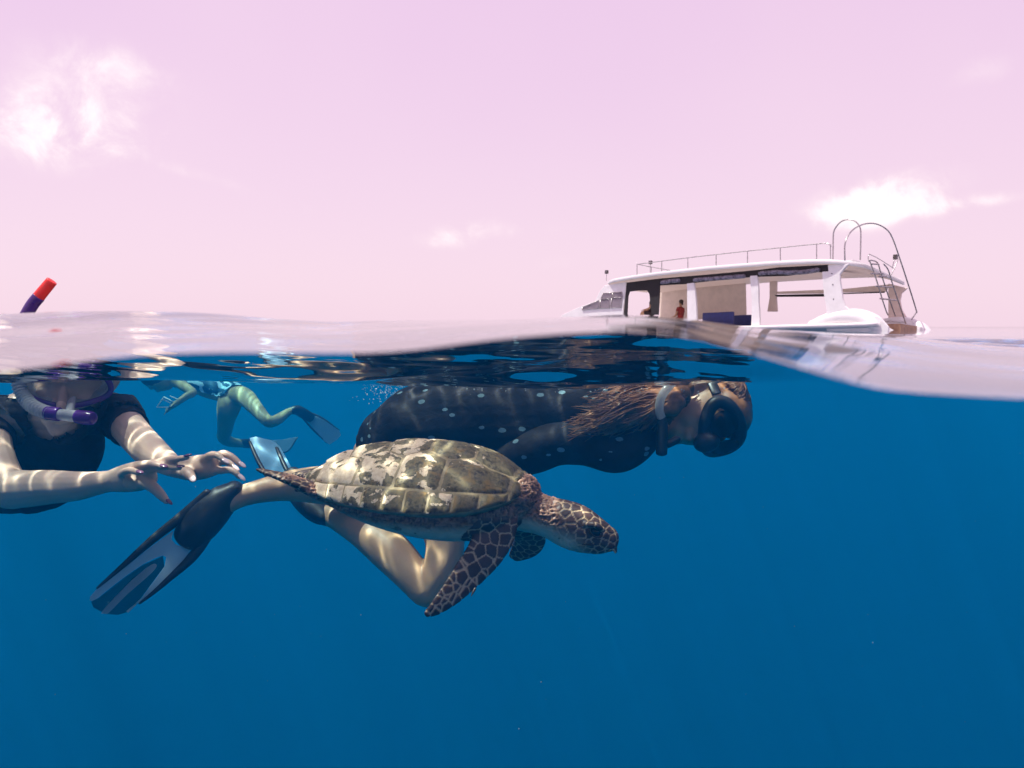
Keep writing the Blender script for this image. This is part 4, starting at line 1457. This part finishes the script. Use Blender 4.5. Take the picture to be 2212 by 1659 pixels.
def plate_y(poly, y, th, name, m, parent, bev=0.02):
    """panel standing lengthwise: picture outline met with the plane y, given a thickness inboard"""
    P = [on_y(u, v, y) for u, v in poly]
    n = len(P)
    V = [B(x, y, z) for x, z in P] + [B(x, y + th, z) for x, z in P]
    bm = bmesh.new()
    vs = [bm.verts.new(p) for p in V]
    f1 = bm.faces.new(vs[:n]); f2 = bm.faces.new(list(reversed(vs[n:])))
    for i in range(n):
        j = (i + 1) % n
        bm.faces.new((vs[i], vs[n + i], vs[n + j], vs[j]))
    bm.normal_update()
    bmesh.ops.triangulate(bm, faces=[f1, f2])
    bmesh.ops.recalc_face_normals(bm, faces=bm.faces)
    me = bpy.data.meshes.new(name)
    bm.to_mesh(me); bm.free()
    o = link(name, me, m, parent, smooth=False)
    return bevel(o, bev) if bev else o


# roof: rounded plan, thin edge, cambered top, corners drooping astern
def plan(k, inset=0.0):
    """outline of the roof, k in 0..1"""
    a = 2 * math.pi * k
    cx_, cy_ = BL / 2, BW_ / 2
    hx, hy = BL / 2 + 0.12 - inset, BW_ / 2 + 0.12 - inset
    c, s = math.cos(a), math.sin(a)
    e = 2 / 7.0
    x = cx_ + hx * math.copysign(abs(c) ** e, c)
    y = cy_ + hy * math.copysign(abs(s) ** e, s)
    if x > cx_ + hx * .8:
        y = cy_ + (y - cy_) * (1 - 0.25 * ((x - cx_ - hx * .8) / (hx * .2)) ** 2)
    return x, y


nR = 120
rings = [(0.0, -0.10, 0), (0.03, -0.13, 0), (0.30, -0.13, 0), (0.75, -0.12, 0), (1.95, -0.10, 0)]
rings_t = [(0.0, -0.01, 0), (0.05, 0.03, 0), (0.35, 0.05, 0), (1.0, 0.07, 0), (1.95, 0.08, 0)]


def droop(x, y):
    a = np.clip((1.6 - x) / 1.6, 0, 1.3) ** 2
    bow = 0.19 * 4 * np.clip(x / BL, 0, 1) * (1 - np.clip(x / BL, 0, 1))
    return bow - 0.22 * a * np.clip((y - 0.6) / 2.6, 0, 1.2) - 0.10 * a


Vr, Fr = [], []
order = list(reversed(rings_t)) + rings
for ins, z, _ in order:
    for k in range(nR):
        x, y = plan(k / nR, min(ins, BW_ / 2))
        Vr.append(B(x, y, z + droop(x, y)))
for i in range(len(order) - 1):
    for k in range(nR):
        k2 = (k + 1) % nR
        Fr.append((i * nR + k, i * nR + k2, (i + 1) * nR + k2, (i + 1) * nR + k))
roof = mesh('roof', Vr, Fr, GRP, boat)
roof.data.materials.append(GRPL)
nper = nR
for p in roof.data.polygons:
    if p.index >= (len(rings_t) + 1) * nR:
        p.material_index = 1
for k in range(2):                                     # close the narrow slot left along the ridge and the ceiling
    pass
mesh('deckhead_panel', *join([box(B(BL / 2, BW_ / 2, 0.06), (BL - 2.0, 0.55, 0.03), np.array([bx_, by_, bz_]))]), LINER, roof, smooth=False)
mesh('roof_crown', *join([box(B(BL / 2, BW_ / 2, 0.27), (BL - 2.0, 0.55, 0.03), np.array([bx_, by_, bz_]))]), GEL, roof, smooth=False)
hatch = [on_y(*r3(*q), 1.2) for q in ()]

# near-side posts
pillar_polys = [[r2(1400, 215), r2(1478, 205), r2(1492, 300), r2(1502, 420), r2(1510, 620), r2(1512, 900), r2(1400, 900), r2(1405, 620), r2(1402, 420)],
                [r3(108, 705), r3(188, 700), r3(203, 850), r3(205, 1000), r3(215, 1150), r3(215, 1500), r3(110, 1500), r3(125, 1150), r3(128, 980), r3(118, 850)],
                [r3(970, 585), r3(1200, 575), r3(1140, 640), r3(1105, 690), r3(1105, 760), r3(1122, 860), r3(1135, 960), r3(1165, 1040), r3(1230, 1095), r3(1330, 1140), r3(1420, 1145), r3(1500, 1150), r3(1570, 1185), r3(1640, 1270), r3(1660, 1600), r3(940, 1600), r3(960, 1180), r3(955, 1070), r3(928, 930), r3(915, 790), r3(905, 660), r3(975, 655)]]
for P in pillar_polys:
    plate_y(P, 0.12, 0.10, 'pillar', GEL, boat)
p3 = None
for q in ((1015, 680), (1026, 803), (1033, 962), (1020, 1170)):
    x_, z_ = on_y(*r3(*q), 0.11)
    mesh('screw_cap', *ball(B(x_, 0.118, z_), .022, None, 8, 6), CANVAS, boat)
# far-side posts, header and coaming, seen through the open sides
FY = BW_ - 0.15
for P in ([r3(325, 715), r3(405, 715), r3(400, 950), r3(410, 1100), r3(300, 1100), r3(325, 950)], [r2(1600, 190), r2(1690, 190), r2(1690, 640), r2(1600, 640)],
          [r3(1640, 790), r3(1850, 840), r3(1785, 900), r3(1770, 980), r3(1790, 1080), r3(1850, 1180), r3(1860, 1330), r3(1640, 1330)]):
    plate_y(P, FY, 0.10, 'pillar', LINER, boat)
plate_y([r3(410, 905), r3(920, 900), r3(1140, 890), r3(1620, 880), r3(1640, 800), r3(1140, 850), r3(400, 880)], FY, 0.08, 'header', LINER, boat)
plate_y([r3(380, 915), r3(920, 905), r3(1600, 880), r3(1600, 893), r3(1140, 908), r3(920, 935), r3(410, 938)], FY - .03, 0.03, 'curtain', CANVAS, boat, 0)
plate_y([r2(1100, 200), r2(1400, 200), r2(2050, 150), r2(2060, 560), r2(1480, 620), r2(1100, 640)], FY - .1, 0.05, 'cabin_wall', LINER, boat)

# black canvas edge under the near roof with rolled-up vinyl screens
plate_y([r2(735, 205), r2(1100, 160), r2(1700, 110), r2(2212, 62), r3(420, 612), r3(975, 582), r3(972, 665), r3(905, 665), r3(860, 665), r3(520, 705), r3(210, 715), r3(0, 727), r2(1900, 165), r2(1500, 205), r2(1400, 220),
         r2(1100, 235), r2(1098, 345), r2(1085, 560), r2(1010, 560), r2(985, 330), r2(960, 293), r2(860, 293), r2(765, 305), r2(750, 350), r2(745, 420), r2(735, 640), r2(695, 640), r2(715, 420)], 0.16, 0.04, 'canvas_edge', CANVAS, boat, 0)


def by_tube(pts, rad, y, name, m, parent, n=10, sub=4):
    P = [B(on_y(u, v, y)[0], y, on_y(u, v, y)[1]) for u, v in pts]
    return mesh(name, *tube(P, [rad] * len(P) if np.isscalar(rad) else rad, by_, n, sub), m, parent)


for pts in ([r3(225, 678), r3(350, 668), r3(490, 665)], [r3(515, 670), r3(700, 665), r3(860, 640)], [r2(1490, 175), r2(1720, 160), r2(2030, 135)], [r2(1130, 205), r2(1220, 190), r2(1310, 182)]):
    by_tube(pts, 0.085, 0.13, 'rolled_screen', VINYL, boat)

# wheelhouse side with its windows
plate_y([r2(490, 235), r2(728, 198), r2(722, 300), r2(700, 470), r2(690, 700), r2(-60, 700), r2(20, 560), r2(120, 515), r2(230, 465), r2(380, 415), r2(430, 310)], 0.2, 0.08, 'wheelhouse_side', GEL, boat)
for P in ([r2(470, 325), r2(570, 318), r2(570, 372), r2(450, 385)], [r2(580, 317), r2(680, 310), r2(686, 365), r2(580, 372)], [r2(245, 480), r2(430, 400), r2(425, 490), r2(240, 508)], [r2(445, 395), r2(545, 385), r2(545, 488), r2(432, 492)], [r2(570, 380), r2(680, 372), r2(670, 480), r2(555, 486)]):
    pane = plate_y(P, 0.17, 0.02, 'window', GLASS, boat, 0)
    rim = [B(on_y(u, v, .165)[0], .165, on_y(u, v, .165)[1]) for u, v in P]
    mesh('window_frame', *tube(rim + rim[:1], [.018] * (len(rim) + 1), by_, 6, 1, cap=False), STEEL, pane)

# hull: low, mostly hidden by the swell
nX = 40
Vh, Fh = [], []
for i in range(nX):
    x = -0.9 + (BL + 3.6) * i / (nX - 1)
    f = np.clip((x - BL * 0.72) / (BL * 0.28 + 2.7), 0, 1)
    hb = (BW_ / 2 + 0.05) * (1 - f ** 2.2) + 0.03
    gz = SEAZ + 0.24 + 0.95 * f ** 1.5
    for y, z in ((-hb, gz), (-hb - .04, gz - .06), (-hb, gz - .14), (-hb * .93, SEAZ + .1), (-hb * .6, SEAZ - .5), (0, SEAZ - .7), (hb * .6, SEAZ - .5), (hb * .93, SEAZ + .1), (hb, gz - .14), (hb + .04, gz - .06), (hb, gz), (hb - .15, gz - .01), (0, gz - .35), (-hb + .15, gz - .01)):
        Vh.append(B(x, BW_ / 2 + y, z))
m_ = 14
for i in range(nX - 1):
    for k in range(m_):
        k2 = (k + 1) % m_
        Fh.append((i * m_ + k, (i + 1) * m_ + k, (i + 1) * m_ + k2, i * m_ + k2))
Fh.append(tuple(range(m_))); Fh.append(tuple((nX - 1) * m_ + k for k in range(m_ - 1, -1, -1)))
hull = mesh('hull', Vh, Fh, GEL, boat)
# stern quarters: rounded white mouldings either side of the ladder
for y0_, nm in ((0.35, 'quarter_moulding'), (BW_ - 0.35, 'quarter_moulding')):
    mesh(nm, *tube([B(1.6, y0_, SEAZ + .25), B(.9, y0_, SEAZ + .42), B(.1, y0_, SEAZ + .46), B(-.5, y0_, SEAZ + .28), B(-.8, y0_, SEAZ + .05)], [(.22, .16), (.30, .26), (.34, .30), (.34, .30), (.28, .25)], by_, 16, 5), GEL, boat)
mesh('transom_step', *box(B(-.45, BW_ / 2 + .35, SEAZ + .08), (.7, 1.3, .5), np.array([bx_, by_, bz_])), TEAK, boat, smooth=False)

# roof railing
posts = [(1375.6, 594.0, 570.3), (1429, 588, 564), (1485.5, 583, 556.6), (1546.7, 577, 549.6), (1614.6, 571, 542.3), (1685.5, 565, 535), (1764, 556.5, 527), (1794, 553.5, 528)]
YR = 0.35
for u, v0, v1 in posts:
    by_tube([(u, v0 + 5), (u, (v0 + v1) / 2), (u, v1)], .019, YR, 'rail_post', STEEL, roof, 8, 2)
by_tube([(1375.6, 571), (1429, 564), (1485, 556.8), (1547, 549.8), (1615, 542.3), (1685, 535), (1764, 527), (1780, 525.8), (1790, 527), (1795, 532)], .020, YR, 'rail', STEEL, roof, 8, 3)
xr, zr = on_y(1376, 571, YR)
mesh('rail', *tube([B(xr, YR, zr), B(xr + .02, YR + 1.2, zr), B(xr, BW_ - .4, zr)], [.02] * 3, bz_, 8, 3), STEEL, roof)
for yy in (1.3, 2.4, BW_ - .4):
    mesh('rail_post', *tube([B(xr, yy, 0.03), B(xr, yy, zr)], [.018] * 2, bx_, 8, 2), STEEL, roof)
mesh('rail', *tube([B(-.05, 0.9, .02), B(-.05, 0.92, .27), B(-.05, 2.0, .14), B(-.05, 2.9, -.02)], [.014] * 4, bx_, 8, 2), STEEL, roof)


def bx_tube(pts, rad, x, name, m, parent, n=8, sub=4):
    P = [B(x, *on_x(u, v, x)) for u, v in pts]
    return mesh(name, *tube(P, [rad] * len(P), bx_, n, sub), m, parent)


# stern ladder with its two tall hoops
ladder = bx_tube([r3(1430, 535), r3(1450, 580), r3(1500, 720), r3(1540, 850), r3(1580, 980), r3(1620, 1100), r3(1640, 1140)], .022, -.32, 'ladder', STEEL, boat)
bx_tube([r3(1440, 530), r3(1520, 560), r3(1560, 680), r3(1620, 860), r3(1670, 1010), r3(1720, 1150)], .022, -.32, 'side_rail', STEEL, ladder)
bx_tube([r3(1590, 575), r3(1640, 640), r3(1690, 800), r3(1760, 1010), r3(1835, 1230)], .022, -.55, 'side_rail', STEEL, ladder)
for a_, b_ in (((1465, 575), (1535, 578)), ((1450, 680), (1580, 682)), ((1540, 713), (1620, 712)), ((1500, 820), (1690, 830)), ((1550, 958), (1730, 975)), ((1590, 1210), (1830, 1215))):
    bx_tube([r3(*a_), r3(*b_)], .026, -.36, 'rung', STEEL, ladder, 8, 1)
by_tube([r3(1027, 530), r3(1030, 380), r3(1035, 230), r3(1070, 155), r3(1130, 100), r3(1200, 83), r3(1265, 97), r3(1315, 145), r3(1335, 210), r3(1335, 350), r3(1330, 525)], .024, 0.75, 'hoop', STEEL, ladder)
bx_tube([r3(1160, 530), r3(1158, 380), r3(1185, 280), r3(1250, 195), r3(1350, 140), r3(1450, 125), r3(1545, 145), r3(1640, 210), r3(1700, 320), r3(1770, 520), r3(1850, 760), r3(1950, 1080), r3(1945, 1120), r3(1900, 1190)], .024, -.45, 'hoop', STEEL, ladder)
bx_tube([r3(1752, 520), r3(1700, 640), r3(1665, 715)], .016, -.45, 'brace', STEEL, ladder)


# floodlights on short stalks
def floodlight(u, v, vb, y, lab):
    x, z = on_y(u, v, y)
    xb, zb = on_y(u, vb, y)
    t_ = thing('floodlight', lab, 'lamp', B(xb, y, zb), 'floodlights on the boat roof')
    mesh('stalk', *tube([B(x, y, zb - .04), B(x, y, z)], [.013] * 2, bx_, 8, 2), STEEL, t_)
    mesh('lamp_head', *box(B(x, y, z + .07), (.13, .11, .15), np.array([bx_, by_, bz_])), plain('lamp_housing', (0.06, 0.05, 0.05), .5), t_, smooth=False)
    mesh('lamp_glass', *box(B(x, y - .058, z + .07), (.10, .008, .12), np.array([bx_, by_, bz_])), GLASS, t_, smooth=False)


floodlight(*(r2(512, 105)), r2(512, 172)[1], 0.5, 'small floodlight on a stalk over the wheelhouse end of the boat roof')
floodlight(*(r2(998, 0)), r2(998, 105)[1], 1.2, 'floodlight on a stalk beside the corner of the boat roof railing')
xx_, zz_ = on_x(*r3(1720, 520), -.1)
t_ = thing('floodlight', 'floodlight on the roof edge beside the tall ladder hoop at the stern', 'lamp', B(-.1, xx_, zz_ - .1), 'floodlights on the boat roof')
mesh('stalk', *tube([B(-.05, xx_ - .1, zz_ - .32), B(-.1, xx_ - .1, zz_ - .08), B(-.1, xx_, zz_)], [.015] * 3, bx_, 8, 2), STEEL, t_)
mesh('lamp_head', *box(B(-.1, xx_, zz_ + .07), (.12, .12, .17), np.array([bx_, by_, bz_])), plain('lamp_housing_dark', (0.06, 0.05, 0.05), .5), t_, smooth=False)
mesh('lamp_glass', *box(B(-.165, xx_, zz_ + .07), (.008, .10, .14), np.array([bx_, by_, bz_])), GLASS, t_, smooth=False)
# towing bitt and fender box seen on the roof's fore end
x_, z_ = on_y(*r2(860, 60), .3)
mesh('roof_vent', *ball(B(x_ - .1, 1.0, .08), (.35, .25, .2), np.array([bx_, by_, bz_]), 14, 10), GEL, roof)

# seats
for q, (u0, v0) in enumerate((r2(1700, 640), r2(1960, 560))):
    x_, z_ = on_y(u0, v0, 1.1 if q == 0 else 2.6)
    y_ = 1.1 if q == 0 else 2.6
    s_ = mesh('bench_seat', *box(B(x_, y_, SEAZ + .42), (1.5, .5, .12), np.array([bx_, by_, bz_])), SEATB, boat, smooth=False)
    bevel(s_, .04, 3)
    bb = mesh('backrest', *box(B(x_, y_ + .28, SEAZ + .70), (1.5, .1, .5), np.array([bx_, by_, bz_])), SEATB, s_, smooth=False)
    bevel(bb, .04, 3)
    mesh('base', *box(B(x_, y_, SEAZ + .2), (1.4, .42, .42), np.array([bx_, by_, bz_])), GEL, s_, smooth=False)


# passengers
def passenger(u, v_head, y, lab, cloth_c, hair_c, face_dir):
    x, zh = on_y(u, v_head, y)
    A = np.array([face_dir, np.cross(bz_, face_dir), bz_])           # forward, left, up
    o = B(x, y, zh)
    P = lambda f, l, h: o + np.array([f, l, h]) @ A
    t_ = thing('person', lab, 'person', P(0, 0, -1.25))
    AXh = np.array([-A[1], A[0], A[2]])
    legs = []
    for s in (-1, 1):
        legs.append(tube([P(0, s * .09, -.75), P(.30, s * .10, -.76), P(.42, s * .10, -.80), P(.42, s * .10, -1.05), P(.42, s * .10, -1.2)], [.085, .075, .06, .055, .04], A[1], 12, 4))
        legs.append(tube([P(.38, s * .10, -1.22), P(.55, s * .11, -1.24)], [(.04, .03), (.035, .02)], A[1], 10, 3))
    arms = []
    for s in (-1, 1):
        arms.append(tube([P(0, s * .17, -.27), P(.02, s * .22, -.42), P(.06, s * .24, -.56), P(.2, s * .2, -.62), P(.31, s * .16, -.64)], [.055, .048, .042, .036, .028], A[1], 12, 4))
        arms.append(tube([P(.31, s * .16, -.64), P(.38, s * .15, -.66), P(.40, s * .14, -.68)], [(.035, .018), (.032, .014), (.02, .01)], A[1], 10, 3))
        for k in range(4):
            arms.append(tube([P(.37, s * (.125 + .018 * k), -.66), P(.43, s * (.122 + .02 * k), -.68), P(.445, s * (.12 + .02 * k), -.71)], [.009, .008, .006], A[1], 6, 2))
        arms.append(tube([P(.33, s * .13, -.64), P(.37, s * .105, -.65), P(.40, s * .10, -.665)], [.011, .009, .007], A[1], 6, 2))
    tor = [tube([P(0, 0, -.80), P(-.01, 0, -.65), P(0, 0, -.48), P(.01, 0, -.32), P(0, 0, -.22)], [(.15, .11), (.145, .10), (.155, .105), (.17, .10), (.10, .07)], A[1], 20, 5), tube([P(0, 0, -.24), P(.01, 0, -.12)], [.055, .052], A[1], 14, 3)]
    me = fuse(tor + arms + legs + head_parts(P(0, 0, 0), AXh, 0.98), 0.011, 3)
    link('body', me, SK2, t_)

    def keep(V):
        l = (V - o) @ A.T
        return (l[:, 2] < -.19) & (l[:, 2] > -.92) & ~((np.abs(l[:, 1]) > .205) & (l[:, 2] < -.40)) & ~((l[:, 0] > .16) & (l[:, 2] > -.70)) & (l[:, 0] < .30)
    link('clothes', shell(me, keep, .012, 'clothes', 4), plain('clothes_' + hair_c, cloth_c, .8, var=.25, scale=10), t_)
    link('hair', fuse([ball(P(-.02, 0, .035), (.105, .088, .098), A, 18, 12), tube([P(-.08, 0, .02), P(-.09, 0, -.1)], [(.06, .03), (.05, .02)], A[1], 12, 3)], .012, 3), HAIR_D, t_)


passenger(*r2(1020, 345), 0.75, 'seated passenger in dark clothes behind the wheelhouse of the boat', (0.028, 0.016, 0.018), 'dark', unit(-by_ * .5 + bx_ * .85))
passenger(*r2(1335, 425), 1.7, 'seated passenger in a red top inside the boat beside a white post', (0.30, 0.035, 0.03), 'red', unit(bx_))
# ------------------------------------------------------------------ bubbles and drifting specks
def cloud_of(name, spots, r_lo, r_hi, m, seed):
    r_ = np.random.RandomState(seed)
    parts = []
    for p in spots:
        parts.append(ball(p, r_.uniform(r_lo, r_hi), None, 8, 6))
    o = mesh(name, *join(parts), m)
    o['kind'] = 'stuff'
    return o


rb = np.random.RandomState(8)
BUB = clear_mat('air_bubble', (0.85, 0.92, 0.95), 0.55, 0.02)
SPECK = plain('drifting_speck', (0.22, 0.28, 0.28), 0.8)
sp1 = [Q(836 + rb.normal(0, 26), 846 + rb.normal(0, 17), 2.25 + rb.normal(0, .05)) for _ in range(170)]
sp1 += [Q(rb.uniform(960, 1370), 826 + abs(rb.normal(0, 11)), 2.02 + rb.normal(0, .02)) for _ in range(120)]
sp1 += [Q(rb.normal(1390, 60), 838 + abs(rb.normal(0, 16)), 1.96 + rb.normal(0, .02)) for _ in range(70)]
sp1 = [p for p in sp1 if p[2] < -0.01]
tag(cloud_of('bubbles', sp1, .0006, .0021, BUB, 4), 'fine air bubbles drifting under the surface around the swimmer in black', 'bubbles')
sp2 = []
for _ in range(260):
    D = rb.uniform(1.0, 5.0)
    sp2.append(Q(rb.uniform(-100, 2300), rb.uniform(900, 1700), D))
tag(cloud_of('drifting_specks', sp2, .0003, .0008, SPECK, 6), 'pale specks drifting in the blue water', 'specks')
